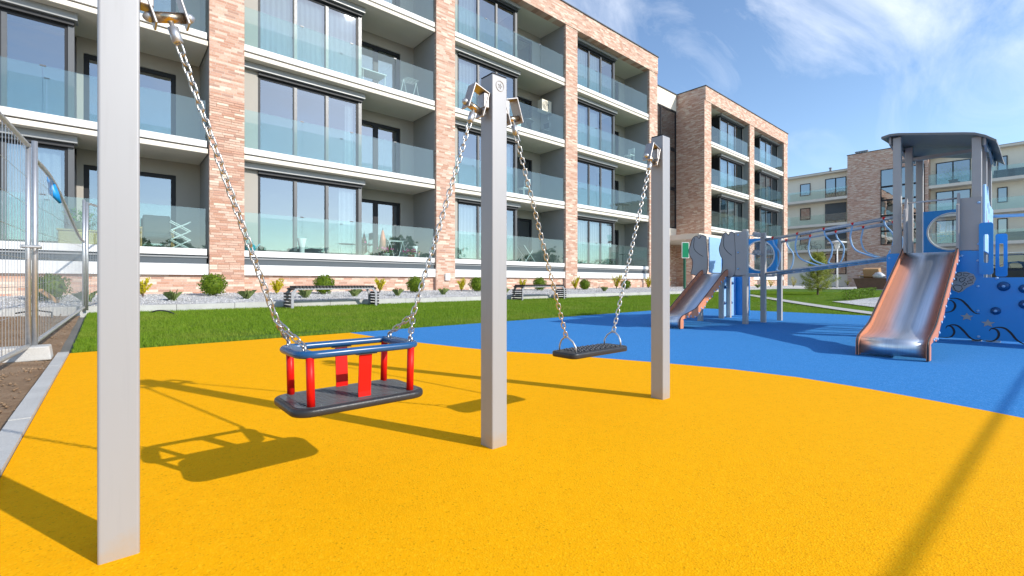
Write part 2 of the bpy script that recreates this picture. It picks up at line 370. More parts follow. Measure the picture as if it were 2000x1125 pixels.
# ------------------------------------------------------------------ ground
V_R, U_R, U_L, V_K = 6.42, 12.2, -0.30, 11.2                    # rubber edges, kerb line
def zl(u, v):
    a = .16*max(0, min(1, (v-V_R)/(V_K-V_R))); b = .28*sm((u-U_R)/18)
    return max(a, b)
def zg(v): return .28+.15*max(0, min(1, (v-11.35)/3.3))
def sheet(name, mat, us, vs_, zf, keep=None):
    m = M(); nv = len(vs_)
    m.v = [(u, v, zf(u, v)) for u in us for v in vs_]
    for i in range(len(us)-1):
        for j in range(nv-1):
            if keep and not keep((us[i]+us[i+1])/2, (vs_[j]+vs_[j+1])/2): continue
            m.f.append((i*nv+j, (i+1)*nv+j, (i+1)*nv+j+1, i*nv+j+1))
    return struct(m.build(name, mat, smooth=True))
lin = lambda a, b, n: [a+(b-a)*i/n for i in range(n+1)]
sheet('ground', 'far', [-900, -300, -100, -30]+lin(-20, 80, 40)+[100, 300, 900], [-900, -300, -100, -40]+lin(-30, 40, 35)+[60, 100, 300, 900], lambda u, v: zl(u, v)-.05)
# boundary between yellow and blue rubber, from the photograph
cur = [(705, 655), (760, 663), (830, 671), (910, 680), (985, 687), (1090, 693), (1200, 702), (1310, 711), (1430, 722), (1560, 738), (1700, 761), (1830, 785), (1930, 804), (2000, 818)]
cp = [at_z(*c) for c in cur]; cp[0].y = V_R
hd = math.atan2(cp[-1].y-cp[-3].y, cp[-1].x-cp[-3].x)
for k in range(7): hd += (-PI/2-hd)*.22; cp.append(cp[-1]+Vector((math.cos(hd), math.sin(hd), 0))*.55)
cp.append(Vector((cp[-1].x+.2, -9, 0)))
kb = V_R
struct(M().prism([(U_L, -9)]+[(U_L, kb)]+[(p.x, p.y) for p in cp], (0, 0, -.03), (1, 0, 0), (0, 1, 0), .034).build('yellow_rubber_surface', 'yellow'))
struct(M().prism([(p.x, p.y) for p in cp]+[(U_R, -9), (U_R, kb)], (0, 0, -.03), (1, 0, 0), (0, 1, 0), .034).build('blue_rubber_surface', 'blue'))
kb_ = struct(M().box(U_L-.10, U_L-.006, V_R-16, V_R, -.12, -.061).build('concrete_kerb', 'concrete'))
ks = M().box(0, .081, .004, .997, 0, .082).data('kerb_stone', 'concrete')
for i in range(16): inst('kerb_stone', ks, kb_, (U_L-.085, V_R-1.0*(i+1), -.06+random.uniform(-.002, .003)))
sheet('lawn', 'lawnbase', lin(U_L, U_R, 25)+lin(U_R+.5, 34, 30), lin(-14, V_R, 34)+lin(V_R+.3, V_K, 16), lambda u, v: zl(u, v)-.008, lambda u, v: (u > U_R or v > V_R) and not (u > 33.5))
sheet('soil', 'soil', lin(-16, U_L-.085, 40), lin(-9, V_K+.2, 46), lambda u, v: zl(u, v)+.02*math.sin(u*3.1+v*1.7)*math.sin(v*2.3-u)-.01 + (.0 if u < -.6 else -.01))
sheet('gravel_bed', 'gravel', lin(-16, 46, 62), lin(V_K+.13, 15.4, 8), lambda u, v: zg(v)+.012*math.sin(u*2.2)*math.sin(v*3))
ke = struct(M().box(-16, 46, V_K-.01, V_K+.14, -.12, -.001).build('concrete_edging', 'concrete'))
es_ = M().box(.004, .996, 0, .13, 0, .285).data('edging_stone', 'concrete')
for i in range(62): inst('edging_stone', es_, ke, (-16+i, V_K+random.uniform(-.004, .004), random.uniform(-.006, .004)))
# diagonal garden path and pale gravel patch right of the play area
pa, pb = Vector((22.5, 9.3, 0)), Vector((12.6, 2.2, 0)); pd = (pb-pa).normalized(); pn = Vector((-pd.y, pd.x, 0))*.22
m = M(); N = 24
for i in range(N+1):
    q = pa+(pb-pa)*(i/N); m.v += [tuple(q-pn+Vector((0, 0, zl(q.x, q.y)+.02))), tuple(q+pn+Vector((0, 0, zl(q.x, q.y)+.02)))]
m.f = [(2*i, 2*i+1, 2*i+3, 2*i+2) for i in range(N)]
struct(m.build('garden_path', 'concrete'))
gp = [at_g(*c) for c in [(1625, 590), (1660, 588), (1700, 583), (1760, 578), (1800, 590), (1770, 606), (1720, 603)]]
cg = sum(gp, Vector())/len(gp); m = M(); m.v = [(cg.x, cg.y, zl(cg.x, cg.y)+.025)]
for k in range(28):
    a = k/28*len(gp); i = int(a); q = gp[i].lerp(gp[(i+1) % len(gp)], a-i); m.v.append((q.x, q.y, zl(q.x, q.y)+.022))
m.f = [(0, 1+k, 1+(k+1) % 28) for k in range(28)]
struct(m.build('gravel_patch', 'gravel'))
sheet('paved_yard', 'concrete', lin(33.5, 62, 14), lin(-30, 11.2, 12), lambda u, v: zl(u, v)+.01)
# grass blades: one uncountable mass
def blades(n, region, hgt):
    U, V = region(n); n = len(U); Z = np.array([zl(a, b) for a, b in zip(U, V)])-.01
    th = RNG.uniform(0, 2*PI, n); w = RNG.uniform(.0022, .0048, n); h = hgt*RNG.uniform(.55, 1.25, n)
    le = RNG.normal(0, .4, (n, 2))*h[:, None]
    dx, dy = np.cos(th)*w, np.sin(th)*w
    A = np.stack([U-dx, V-dy, Z], 1); B = np.stack([U+dx, V+dy, Z], 1); C = np.stack([U+le[:, 0], V+le[:, 1], Z+h], 1)
    return np.stack([A, B, C], 1).reshape(-1, 3)
def reg_a(n):
    u = U_L+.02+(26)*RNG.power(.75, n); v = RNG.uniform(V_R+.015, V_K-.01, n)
    bare = (((u-1.9)/.9)**2+((v-6.75)/.16)**2) < RNG.uniform(.4, 1.1, n)
    return u[~bare], v[~bare]
def reg_b(n):
    u = U_R+.02+16*RNG.power(.8, n); v = RNG.uniform(-2, V_R, n)
    d = np.abs((u-pa.x)*pn.x+(v-pa.y)*pn.y)/.22
    k = (d > .24); 
    k &= ~((np.abs(u-cg.x) < 1.2) & (np.abs(v-cg.y) < 0.7))
    return u[k], v[k]
BV = np.concatenate([blades(270000, reg_a, .042), blades(90000, reg_b, .042)])
struct(np_mesh('grass', BV, np.arange(len(BV)).reshape(-1, 3), 'grass'), 'stuff')['label'] = 'short mown green lawn grass'
# loose clods and pebbles on the bare soil, loose stones in the gravel
def stones(name, n, fu, size, mat, label):
    base = np.array([(1,0,0),(-1,0,0),(0,1,0),(0,-1,0),(0,0,1),(0,0,-1)], float)
    fc = np.array([(0,2,4),(2,1,4),(1,3,4),(3,0,4),(2,0,5),(1,2,5),(3,1,5),(0,3,5)])
    P = fu(n); n = len(P); S = (size*RNG.uniform(.4, 1.4, n))[:, None, None]*RNG.uniform(.5, 1.0, (n, 6, 1))
    th = RNG.uniform(0, 2*PI, n); c, s_ = np.cos(th), np.sin(th); b = np.repeat(base[None], n, 0)
    x = b[:, :, 0]*c[:, None]-b[:, :, 1]*s_[:, None]; y = b[:, :, 0]*s_[:, None]+b[:, :, 1]*c[:, None]
    b = np.stack([x, y, b[:, :, 2]*.7], 2)
    V = (P[:, None, :]+b*S).reshape(-1, 3); Fa = (fc[None]+6*np.arange(n)[:, None, None]).reshape(-1, 3)
    o = struct(np_mesh(name, V, Fa, mat), 'stuff'); o['label'] = label
def soil_pts(n):
    u = RNG.uniform(-6, U_L-.1, n); v = RNG.uniform(2.2, V_K, n); return np.stack([u, v, np.array([zl(a, b) for a, b in zip(u, v)])-.005], 1)
def grav_pts(n):
    u = -4+30*RNG.power(.8, n); v = RNG.uniform(V_K+.15, 14.5, n); return np.stack([u, v, np.array([zg(b) for b in v])+.008], 1)
stones('soil_clods', 5000, soil_pts, .016, 'soil', 'small clods and pebbles on bare brown soil')
stones('gravel_stones', 14000, grav_pts, .022, 'gravel', 'loose pale stones of the planting bed')
# ------------------------------------------------------------------ apartment buildings
VF = 14.5; FL = [1.57, 4.44, 7.31, 10.18]; SOF = 12.72; TOP = 13.66
FLN = ['ground floor', 'first floor', 'second floor', 'top floor']
def window(B, u0, u1, z0, z1, v, mull, mw=.07, fw=.07, mm='frame', dep=.07):
    m = M(); m.box(u0, u1, v, v+dep, z1-fw, z1); m.box(u0, u1, v, v+dep, z0, z0+fw)
    m.box(u0, u0+fw, v+.002, v+dep-.002, z0+fw, z1-fw); m.box(u1-fw, u1, v+.002, v+dep-.002, z0+fw, z1-fw)
    w = m.build('window', 'frame', B)
    e = [u0+fw]+list(mull)+[u1-fw]
    for k, x in enumerate(mull):
        mb = M(); mb.box(x-mw/2, x+mw/2, v-.004, v+dep-.006, z0+fw, z1-fw)
        mb.build('mullion', mm if k % 2 == 0 or mm == 'frame' else mm, w)
        M().box(x-mw/2-.03, x-mw/2-.001, v, v+dep-.01, z0+fw, z1-fw).build('sash_edge', 'frame', w)
    for a, b in zip(e[:-1], e[1:]):
        l = a+(mw/2 if a != e[0] else 0); r = b-(mw/2+.03 if b != e[-1] else 0)
        M().box(l, r, v+.028, v+.040, z0+fw, z1-fw).build('pane', 'glass', w)
    return w
def curtain(u0, u1, v, z0, z1, label, amp=.035, per=.16):
    n = max(8, int((u1-u0)/.02)); m = M(); ph = random.random()*6
    for i in range(n+1):
        u = u0+(u1-u0)*i/n; y = v+amp*math.sin(2*PI*(u-u0)/per+ph+.8*math.sin(u*3.7))
        m.v += [(u, y, z0), (u+.01*math.sin(u*9), v+(y-v)*.55, z1)]
    m.f = [(2*i, 2*i+2, 2*i+3, 2*i+1) for i in range(n)]
    return tag(m.build('curtain', 'curtain', smooth=True), label, 'curtain', 'curtains behind the balcony windows')
def bay(B, c0, c1, mir, gw, strip, lev, npane=4):
    X = (lambda a: c1-a) if mir else (lambda a: c0+a)
    seg = lambda a, b: (min(X(a), X(b)), max(X(a), X(b)))
    W = c1-c0; F = FL[lev]; up = (FL[lev+1]-.30) if lev < 3 else SOF; vg = VF+.5; vb = VF+1.67
    g0, g1 = seg(strip, strip+gw)
    # balcony slab with white capping, glass railing
    if lev:
        s = M().box(c0+.004, c1-.02, VF+.06, vb+.1, F-.30, F-.175).build('balcony_slab', 'soffit', B, bevel=.008)
        M().box(c0+.006, c1-.03, VF+.10, VF+1.2, F-.174, F-.141).build('slab_groove', 'dark', s)
    else:
        s = M().box(c0+.004, c1-.012, VF+.03, VF+1.0, F-.66, F-.37).build('balcony_slab', 'white', B, bevel=.01)
        M().box(c0+.006, c1-.05, VF+.09, VF+1.2, F-.369, F-.141).build('slab_groove', 'bandgrey', s)
        M().box(c0+.006, c1-.03, VF+.065, VF+.089, F-.21, F-.175).build('drip_rail', 'fascia', s)
    M().box(c0+.006, c1-.05, VF+.035, VF+.24, F-.14, F+.03).build('capping', 'white', s, bevel=.006)
    e = [c0+.02+(W-.09)*k/npane for k in range(npane+1)]
    for a, b in zip(e[:-1], e[1:]):
        M().box(a+.006, b-.006, VF+.085, VF+.101, F+.031, F+1.10).build('railing_pane', 'rail', s)
    for a in e[1:-1]: M().box(a-.05, a+.05, VF+.08, VF+.106, F+1.085, F+1.115).build('railing_clip', 'mullion', s)
    # wall strip, glazed front, fascia, return wall, loggia
    a, b = seg(0, strip); M().box(a, b, vg-.02, vg+.15, F, up).build('wall_strip', 'beige', B)
    zt = F+2.30
    window(B, g0, g1, F+.03, zt, vg, [g0+gw*.345, g0+gw*.66], .085, .07, 'mullion')
    a, b = seg(strip, strip+gw+.10); M().box(a, b, vg-.10, vg+.1, zt+.001, zt+.09).build('blind_box', 'dark', B)
    a, b = seg(.0, strip+gw+.16); M().box(a+.002, b, vg-.19, vg+.12, zt+.091, up-.001).build('fascia', 'fascia', B, bevel=.004)
    a, b = seg(strip+gw, strip+gw+.09); rw = M().box(a, b, vg+.001, vb, F+.0, zt).build('return_wall', 'frame', B)
    M().box(a-.008, b+.008, vg+.12, vb-.1, F+.03, F+1.02).build('return_panel', 'brownpanel', rw)
    M().box(a-.01, b+.01, vg-.03, vg+.02, F+.03, zt).build('corner_post', 'mullion', rw)
    a, b = seg(strip+gw+.09, W); d0, d1 = seg(strip+gw+.22, strip+gw+2.15)
    bw = M(); bw.box(a, b, vb, vb+.18, F+2.18, up); bw.box(*((a, d0) if not mir else (d1, b)), vb, vb+.18, F, F+2.18); bw.box(*((d1, b) if not mir else (a, d0)), vb, vb+.18, F, F+2.18)
    bw.build('loggia_wall', 'beige', B)
    window(B, d0, d1, F+.02, F+2.18, vb+.05, [(d0+d1)/2], .16, .11, 'frame')
    # the room behind
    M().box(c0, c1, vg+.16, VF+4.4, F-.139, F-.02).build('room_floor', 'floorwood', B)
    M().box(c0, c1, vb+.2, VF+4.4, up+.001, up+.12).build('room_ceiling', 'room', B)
    return g0, g1, d0, d1, F, zt, vg
def block(name, label, us, cw, mir, gw, strip, depth=10.0):
    B = thing(name, label, 'building', (us[0], VF, .4)); u0, u1 = us[0], us[-1]+cw; out = {}
    for i, u in enumerate(us):
        c = M().box(u, u+cw, VF, VF+.12, .2, SOF).build('brick_column', 'brick', B)
        M().box(u+.003, u+cw-.003, VF+.121, VF+4.4, .2, SOF).build('partition_wall', 'greywall', B)
        if i+1 < len(us):
            for lev in range(4): out[(i, lev)] = bay(B, u+cw, us[i+1], mir, gw, strip, lev)
            M().box(u+cw+.001, us[i+1]-.001, VF+.14, VF+.6, .2, FL[0]-.661).build('brick_plinth', 'brick', B)
            M().box(u+cw+.001, us[i+1]-.001, VF+1.21, VF+1.6, .2, FL[0]-.14).build('plinth_core', 'beige', B)
    M().box(u0-.002, u1+.002, VF-.03, VF+.35, SOF, TOP).build('parapet', 'brick', B)
    M().box(u0+.01, u1-.01, VF+.351, VF+depth, SOF, SOF+.3).build('roof', 'soffit', B)
    M().box(u0-.04, u1+.04, VF-.07, VF+.40, TOP, TOP+.05).build('parapet_cap', 'dark', B)
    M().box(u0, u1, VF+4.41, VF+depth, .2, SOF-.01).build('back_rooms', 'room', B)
    for a, b in ((u0-.002, u0+.25), (u1-.25, u1+.002)):
        M().box(a, b, VF+.352, VF+depth, SOF+.001, TOP).build('side_parapet', 'brick', B)
        M().box(a-.038 if a < u0 else a, b if a < u0 else b+.038, VF+.401, VF+depth+.04, TOP, TOP+.05).build('parapet_cap', 'dark', B)
    for a, b in ((u0-.004, u0-.001), (u1+.001, u1+.004)):
        M().box(a-(.1 if a < u0 else 0), b+(0 if a < u0 else .1), VF+.122 if a > u0 else VF+.0, VF+depth, .2, SOF-.001).build('side_wall', 'brick', B)
    return B, out
B1, W1 = block('apartment_building', 'long brick apartment building with glass balconies facing the playground', [-5+7*k for k in range(5)], .82, False, 3.02, .44)
B2, W2 = block('apartment_building', 'smaller brick apartment block beyond the recessed stairwell', [29.6, 36.7, 43.85], .85, True, 3.75, .12)
# individually laid bricks on the nearest column (proud of the joint plane)
def brick_objs(B, u0, w, v, z0, n):
    me = {}; col = [o for o in B.children if o.name.startswith('brick_column')][1]; cnt = 0; row = math.ceil(z0/.066)
    random.seed(5)
    while cnt < n:
        z = row*.066; off = random.random()*.27; a = u0-off
        while a < u0+w and cnt < n:
            l, r = max(a+.006, u0+.002), min(a+.264, u0+w-.002)
            if r-l > .03:
                k = round((r-l)*50)
                if k not in me:
                    mm = M(); L = k/50
                    mm.box(0, L, -.012, .01, .005, .060); me[k] = mm.data('brick', 'brick_each')
                b = inst('brick', me[k], col, (l, v+random.uniform(-.003, .004), z+.002)); b.scale = ((r-l)/(k/50), 1, 1); cnt += 1
            a += .27
        row += 1
def brick_each():
    t = NT('brick_each'); rnd = t.node('ShaderNodeObjectInfo').outputs['Random']
    c = t.ramp(rnd, [(0, (.53, .29, .20)), (.14, (.60, .37, .27)), (.34, (.66, .44, .33)), (.5, (.57, .33, .24)), (.62, (.69, .51, .40)), (.78, (.75, .61, .48)), (.90, (.63, .42, .32)), (.96, (.47, .28, .21))], True)
    nz = t.noise(t.pos(), 35, 4); c = t.mix(0.35, c, t.mix(1.0, c, t.ramp(nz, [(.3, (.6, .6, .6)), (.7, (1.3, 1.3, 1.3))]), 'MULTIPLY'))
    t.set(Base_Color=c, Roughness=.85, Specular_IOR_Level=.2); t.bump(nz, .4, .006); return t.m
MT['brick_each'] = brick_each()
brick_objs(B1, 2.0, .82, VF, .45, 300)
# small meter box and wall box
for px in (873,): 
    p = at_v(px, 541, VF); tag(M().box(p.x-.10, p.x+.10, VF-.07, VF-.001, p.z-.13, p.z+.13).build('meter_box', 'white', bevel=.01), 'small white meter box on the brick column between bays', 'meter box')
bn = ['far left bay', 'bay behind the toddler swing', 'bay behind the middle post', 'bay left of the right post']
def cur_at(i, lev, a, b, W=W1, txt=None, dz=0):
    g0, g1, d0, d1, F, zt, vg = W[(i, lev)]; w = g1-g0
    curtain(g0+w*a+.06, g0+w*b-.04, vg+.16, F+.03, zt-.06+dz, txt or f'white curtain in the {FLN[lev]} window of the {bn[i]}')
for i, lev, a, b in [(1, 2, 0, 1), (1, 0, .78, .99), (2, 3, 0, .35), (2, 2, 0, .36), (2, 0, 0, .34), (2, 1, .62, 1), (3, 3, 0, .68), (3, 2, 0, .66), (3, 0, 0, .98), (1, 1, .85, .97), (0, 1, .58, .66), (0, 2, .60, .68), (0, 0, .42, .97)]:
    cur_at(i, lev, a, b)
for i, lev, a, b in [(0, 3, .02, .7), (0, 2, .02, .6), (0, 1, .3, .9), (1, 3, .1, .6), (1, 2, .05, .7), (1, 1, .0, .5), (1, 0, .1, .5), (0, 0, .0, .4)]:
    cur_at(i, lev, a, b, W2, f'white curtain in the {FLN[lev]} window of the {["left", "right"][i]} bay of the smaller block')
# recessed stairwell between the two blocks
S = thing('stairwell', 'recessed glazed stairwell with white top between the two brick blocks', 'stairwell', (26.7, 16.5, .4))
ua, ub, vs_ = 23.95, 29.49, 16.5
M().box(ua, ub, vs_, vs_+.4, 12.5, 13.62).build('top_wall', 'cream', S); M().box(ua, ub, vs_-.05, vs_+.45, 13.62, 13.68).build('roof_edge', 'dark', S)
M().box(ua, ub, vs_, vs_+.4, 3.6, 4.4).build('lintel', 'cream', S); M().box(ua, ub, vs_+2.5, vs_+2.7, .3, 13.6).build('back_wall', 'room', S)
for k in range(3):
    z0, z1 = 4.4+k*2.7, 4.4+(k+1)*2.7
    window(S, ua, ub, z0+.001, z1, vs_, [ua+1.5, ua+3.6], .1, .12)
for a, b in ((ua, ua+2.2), (ub-1.4, ub)): M().box(a, b, vs_, vs_+.4, .3, 3.6).build('entrance_wall', 'brick', S)
window(S, ua+2.2, ub-1.4, .4, 3.6, vs_+.1, [ua+3.3], .1, .1)
M().box(25.6, 30.4, 12.9, 16.49, 3.25, 3.55).build('canopy', 'soffit', S, bevel=.01)
M().box(25.6, 26.0, 13.3, 13.7, .3, 3.249).build('canopy_pier', 'brick', S)
# ------------------------------------------------------------------ third building, facing the camera across the yard
U3 = 62.0; B3 = thing('apartment_building', 'distant cream apartment building with a brick stair tower across the yard', 'building', (U3, 8, .3))
def bx3(n, u0, u1, v0, v1, z0, z1, mat, par=B3): return M().box(u0, u1, v0, v1, z0, z1).build(n, mat, par)
def win3(v0, v1, z0, z1, u, mull=(), zm=()):
    f = .07; m = M(); m.box(u-.06, u+.04, v0, v1, z1-f, z1); m.box(u-.06, u+.04, v0, v1, z0, z0+f); m.box(u-.058, u+.038, v0, v0+f, z0+f, z1-f); m.box(u-.058, u+.038, v1-f, v1, z0+f, z1-f)
    for q in mull: m.box(u-.056, u+.036, q-.05, q+.05, z0+f, z1-f)
    for q in zm: m.box(u-.054, u+.034, v0+f, v1-f, q-.09, q+.09)
    w = m.build('window', 'frame', B3); vv = [v0+f]+sorted(mull)+[v1-f]; zz_ = [z0+f]+sorted(zm)+[z1-f]
    for a, b in zip(vv[:-1], vv[1:]):
        for c, d in zip(zz_[:-1], zz_[1:]): bx3('pane', u-.01, u+.0, a+.051 if a != vv[0] else a, b-.051 if b != vv[-1] else b, c+.09 if c != zz_[0] else c, d-.09 if d != zz_[-1] else d, 'darkglass', w)
MT['darkglass'] = glass_mat('dark_window_glass', (.10, .12, .14), .30)
vy = lambda px, u=U3: at_u(px, 400, u).y
vt0, vt1 = vy(1813, 60.6), vy(1655, 60.6)
vl1, vr0 = vy(1500)+1.0, -16.0
bx3('wall', U3, U3+10, vt1-.3, vl1, .1, 13.05, 'cream'); bx3('wall', U3, U3+10, vr0, vt0+.3, .1, 13.05, 'cream')
for a, b in ((vt1+.001, vl1), (vr0, vt0-.001)):
    bx3('roof_edge', U3-.7, U3+10.1, a, b, 13.05, 13.22, 'soffit'); bx3('roof_cap', U3-.74, U3+10.2, a, b, 13.221, 13.27, 'fascia')
tw = bx3('brick_tower', 60.6, U3+9, vt0, vt1, .1, 14.5, 'brick'); bx3('tower_cap', 60.55, U3+9, vt0-.05, vt1+.05, 14.5, 14.56, 'dark')
for k in range(5): M().lathe([(.10, 14.56), (.10, 14.85), (.16, 14.86), (.16, 14.95)], (61.5, vy(1673+5*k, 61.5), 0), 8).build('roof_vent', 'fascia', B3)
for k, px in enumerate((1608, 1614, 1622)): M().lathe([(.12, 13.27), (.12, 13.6+(.5 if k == 2 else 0)), (.17, 13.62+(.5 if k == 2 else 0)), (.17, 13.7+(.5 if k == 2 else 0))], (64, vy(px, 64), 0), 8).build('roof_vent', 'fascia', B3)
a, b = vy(1806, 60.59), vy(1720, 60.59); win3(a, b, 4.6, 12.4, 60.59, [(a+b)/2-.3], [6.0, 7.6, 9.2, 10.6])
for lev, F in enumerate(FL):
    for (x0, x1) in ((1563, 1583), (1948, 1968)):
        a, b = vy(x1), vy(x0)
        if lev: win3(a, b, F+.75, F+2.15, U3-.01)
    for (x0, x1) in ((1612, 1653), (1828, 1896)):
        a, b = vy(x1), vy(x0); win3(a, b, F+.05, F+2.35, U3-.01, [(a+b)/2])
    if lev:
        for a, b in ((vt1+.01, vl1), (vr0, vt0-.01)):
            s = bx3('balcony_slab', U3-1.35, U3-.07, a, b, F-.28, F, 'soffit')
            n = max(2, int((b-a)/2.2))
            for k in range(n): bx3('railing_pane', U3-1.34, U3-1.325, a+(b-a)*k/n+.01, a+(b-a)*(k+1)/n-.01, F+.001, F+1.05, 'rail', s)
# shutters closed on two windows of the third building
for lev in (2, 1):
    a, b = vy(1653), vy(1612); bx3('roller_shutter', U3-.12, U3-.075, a, b, FL[lev]+.4, FL[lev]+2.36, 'bandgrey')
# ------------------------------------------------------------------ things on the balconies
def bpos(i, lev, fu, dv=.75):                                  # a spot on a balcony floor
    g0, g1, d0, d1, F, zt, vg = W1[(i, lev)]; c0 = g0-.44; return Vector((c0+6.18*fu, VF+dv, F+.001))
for i in range(4):
    for lev in range(4):
        c0 = W1[(i, lev)][0]-.44; F = FL[lev]
        M().box(c0+.004, c0+6.14, VF+.245, VF+1.66, F-.138, F).build('balcony_floor', 'concrete', B1)
for i in range(2):
    for lev in range(4):
        c0 = [29.6, 36.7][i]+.85; F = FL[lev]
        M().box(c0+.004, c0+6.2, VF+.245, VF+1.66, F-.138, F).build('balcony_floor', 'concrete', B2)
def plant(loc, pr, ph, potmat, n, sp, hgt, mat, label, flower=0):
    T = thing('potted_plant', label, 'plant', loc)
    M().lathe([(pr*.7, 0), (pr, ph*.9), (pr*1.08, ph*.92), (pr*1.08, ph), (pr*.9, ph)], loc, 14).build('pot', potmat, T, True)
    P = RNG.normal(size=(n, 3))*np.array([sp, sp, hgt*.35])+np.array([0, 0, ph+hgt*.5]); P[:, 2] = np.maximum(P[:, 2], ph)
    V, Fa = leaves(P, .07, .6); np_mesh('foliage', V, Fa, mat, T)
    if flower:
        P = RNG.normal(size=(flower, 3))*np.array([sp*1.1, sp, hgt*.22])+np.array([0, 0, ph+hgt*.7]); V, Fa = leaves(P, .065, .2, .9); np_mesh('blossom', V, Fa, 'flower', T)
    return T
def lathe_planter(loc, r, h, label):
    T = thing('planter', label, 'planter', loc); M().lathe([(r*.45, 0), (r*.5, .02), (r*.62, h*.5), (r, h), (r*.9, h), (r*.6, h*.6)], loc, 16).build('pot', 'white', T, True); return T
# ground floor, far left bay
p = bpos(0, 0, .60, .45); T = thing('wicker_box', 'low honey coloured wicker box on the far left ground floor balcony', 'box', p)
M().box(p.x-.42, p.x+.42, p.y-.22, p.y+.22, p.z, p.z+.34).build('body', 'wicker', T, bevel=.05); M().box(p.x-.44, p.x+.44, p.y-.24, p.y+.24, p.z+.341, p.z+.38).build('lid', 'wicker', T, bevel=.015)
plant(p+Vector((-.02, 0, .385)), .13, .2, 'beige', 130, .13, .28, 'gleaf', 'leafy green plant in a pot on the wicker box')
def armchair(p, label, mat='fabric', rz=1):
    T = thing('armchair', label, 'chair', p); x, y, z = p
    M().box(x-.3, x+.3, y-.3, y+.28, z+.30, z+.42).build('seat', mat, T, bevel=.04); M().obox((x+.02, y+.30, z+.66), (.3, 0, 0), (0, .05, 0), (0, .08, .30)).build('backrest', mat, T, bevel=.04)
    for s in (-1, 1):
        M().box(x+s*.34-.03, x+s*.34+.03, y-.28, y+.28, z+.52, z+.57).build('armrest', 'wood', T, bevel=.01)
        for t in (-1, 1): M().tube([(x+s*.34, y+t*.24, z), (x+s*.33, y+t*.2, z+.52)], .022, 6).build('leg', 'wood', T)
armchair(bpos(0, 0, .83, .9), 'dark padded armchair with wooden legs on the far left ground floor balcony')
def scissor(p, w, h, n, mat, label):
    T = thing('drying_rack', label, 'drying rack', p); x, y, z = p
    for dy in (0, .32):
        for k in range(n):
            for a, b in ((-1, 1), (1, -1)):
                M().tube([(x+a*w/2, y+dy+.012*a, z+h*k/n+.02), (x+b*w/2, y+dy+.012*a, z+h*(k+1)/n+.02)], .012, 6).build('bar', mat, T)
    for s in (-1, 1):
        for k in range(n+1): M().tube([(x+s*w/2, y-.01, z+h*k/n+.02), (x+s*w/2, y+.33, z+h*k/n+.02)], .009, 6).build('rail', mat, T)
scissor(bpos(0, 0, .905, .3), .42, .72, 3, 'white', 'white folding scissor drying rack beside the dark armchair')
def aframe(p, w, h, mat, label):
    T = thing('drying_rack', label, 'drying rack', p); x, y, z = p
    for dx in (-.5, .5):
        M().tube([(x+dx*w-.22, y, z), (x+dx*w, y+.1, z+h)], .011, 6).build('leg', mat, T); M().tube([(x+dx*w+.22, y+.2, z), (x+dx*w, y+.1, z+h)], .011, 6).build('leg', mat, T)
    for k in range(5): M().tube([(x-w*.5, y-.1+k*.1, z+h), (x+w*.5, y-.1+k*.1, z+h)], .006, 6).build('rail', mat, T)
aframe(bpos(0, 3, .80, .5), .9, .85, 'mullion', 'folding metal drying rack on the top floor balcony at the far left')
p = bpos(0, 2, .12, .45); T = thing('striped_cloth', 'orange and white striped cloth on a rack at the far left second floor balcony', 'cloth', p)
for k in range(6): M().box(p.x+.12*k, p.x+.12*k+.118, p.y, p.y+.03, p.z+.45, p.z+.98).build('stripe', ['orange', 'white', 'yleaf'][k % 3], T)
M().tube([(p.x-.05, p.y+.015, p.z), (p.x-.05, p.y+.015, p.z+1.0), (p.x+.8, p.y+.015, p.z+1.0), (p.x+.8, p.y+.015, p.z)], .012, 6).build('rack', 'white', T)
# ground floor, second bay
p = bpos(1, 0, .035, .35); T = thing('watering_can', 'teal plastic watering can at the left end of a ground floor balcony', 'watering can', p)
M().lathe([(.10, 0), (.13, .03), (.13, .2), (.09, .24)], p, 14).build('body', 'teal', T, True); M().tube([p+Vector((.1, 0, .08)), p+Vector((.25, 0, .26))], .015, 6).build('spout', 'teal', T); M().tube([p+Vector((-.1, 0, .2)), p+Vector((-.07, 0, .36)), p+Vector((.05, 0, .34)), p+Vector((.08, 0, .24))], .012, 6).build('handle', 'teal', T)
lathe_planter(bpos(1, 0, .27, .5), .13, .5, 'tall flared white planter near the left end of the ground floor balcony')
lathe_planter(bpos(1, 0, .895, .4), .10, .45, 'slim flared white planter at the right end of the ground floor balcony')
def table(p, r, h, mat, label, square=False):
    T = thing('table', label, 'table', p)
    if square: M().box(p.x-r, p.x+r, p.y-r*.6, p.y+r*.6, p.z+h-.03, p.z+h).build('table_top', mat, T)
    else: M().lathe([(r, h-.03), (r, h)], p, 20).build('table_top', mat, T)
    for sx in (-1, 1):
        for sy in (-1, 1): M().tube([p+Vector((sx*r*.7, sy*r*.45, 0)), p+Vector((sx*r*.55, sy*r*.35, h-.03))], .014, 6).build('leg', mat, T)
def chair(p, mat, label, s=1):
    T = thing('chair', label, 'chair', p); x, y, z = p
    M().box(x-.21, x+.21, y-.21, y+.21, z+.42, z+.46).build('seat', mat, T, bevel=.01); M().box(x+s*.19, x+s*.22, y-.2, y+.2, z+.62, z+.86).build('backrest', mat, T, bevel=.008)
    for a in (-1, 1):
        for b in (-1, 1): M().tube([(x+a*.19, y+b*.18, z), (x+a*.19, y+b*.18, z+(.86 if a == s else .42))], .013, 6).build('leg', mat, T)
table(bpos(1, 0, .50, .7), .34, .42, 'fabric', 'low dark table in front of the large ground floor window')
chair(bpos(1, 0, .62, .75), 'fabric', 'dark chair right of the low table on the ground floor balcony')
p = bpos(1, 0, .735, .95); T = thing('folded_parasol', 'folded red parasol standing on the ground floor balcony', 'parasol', p)
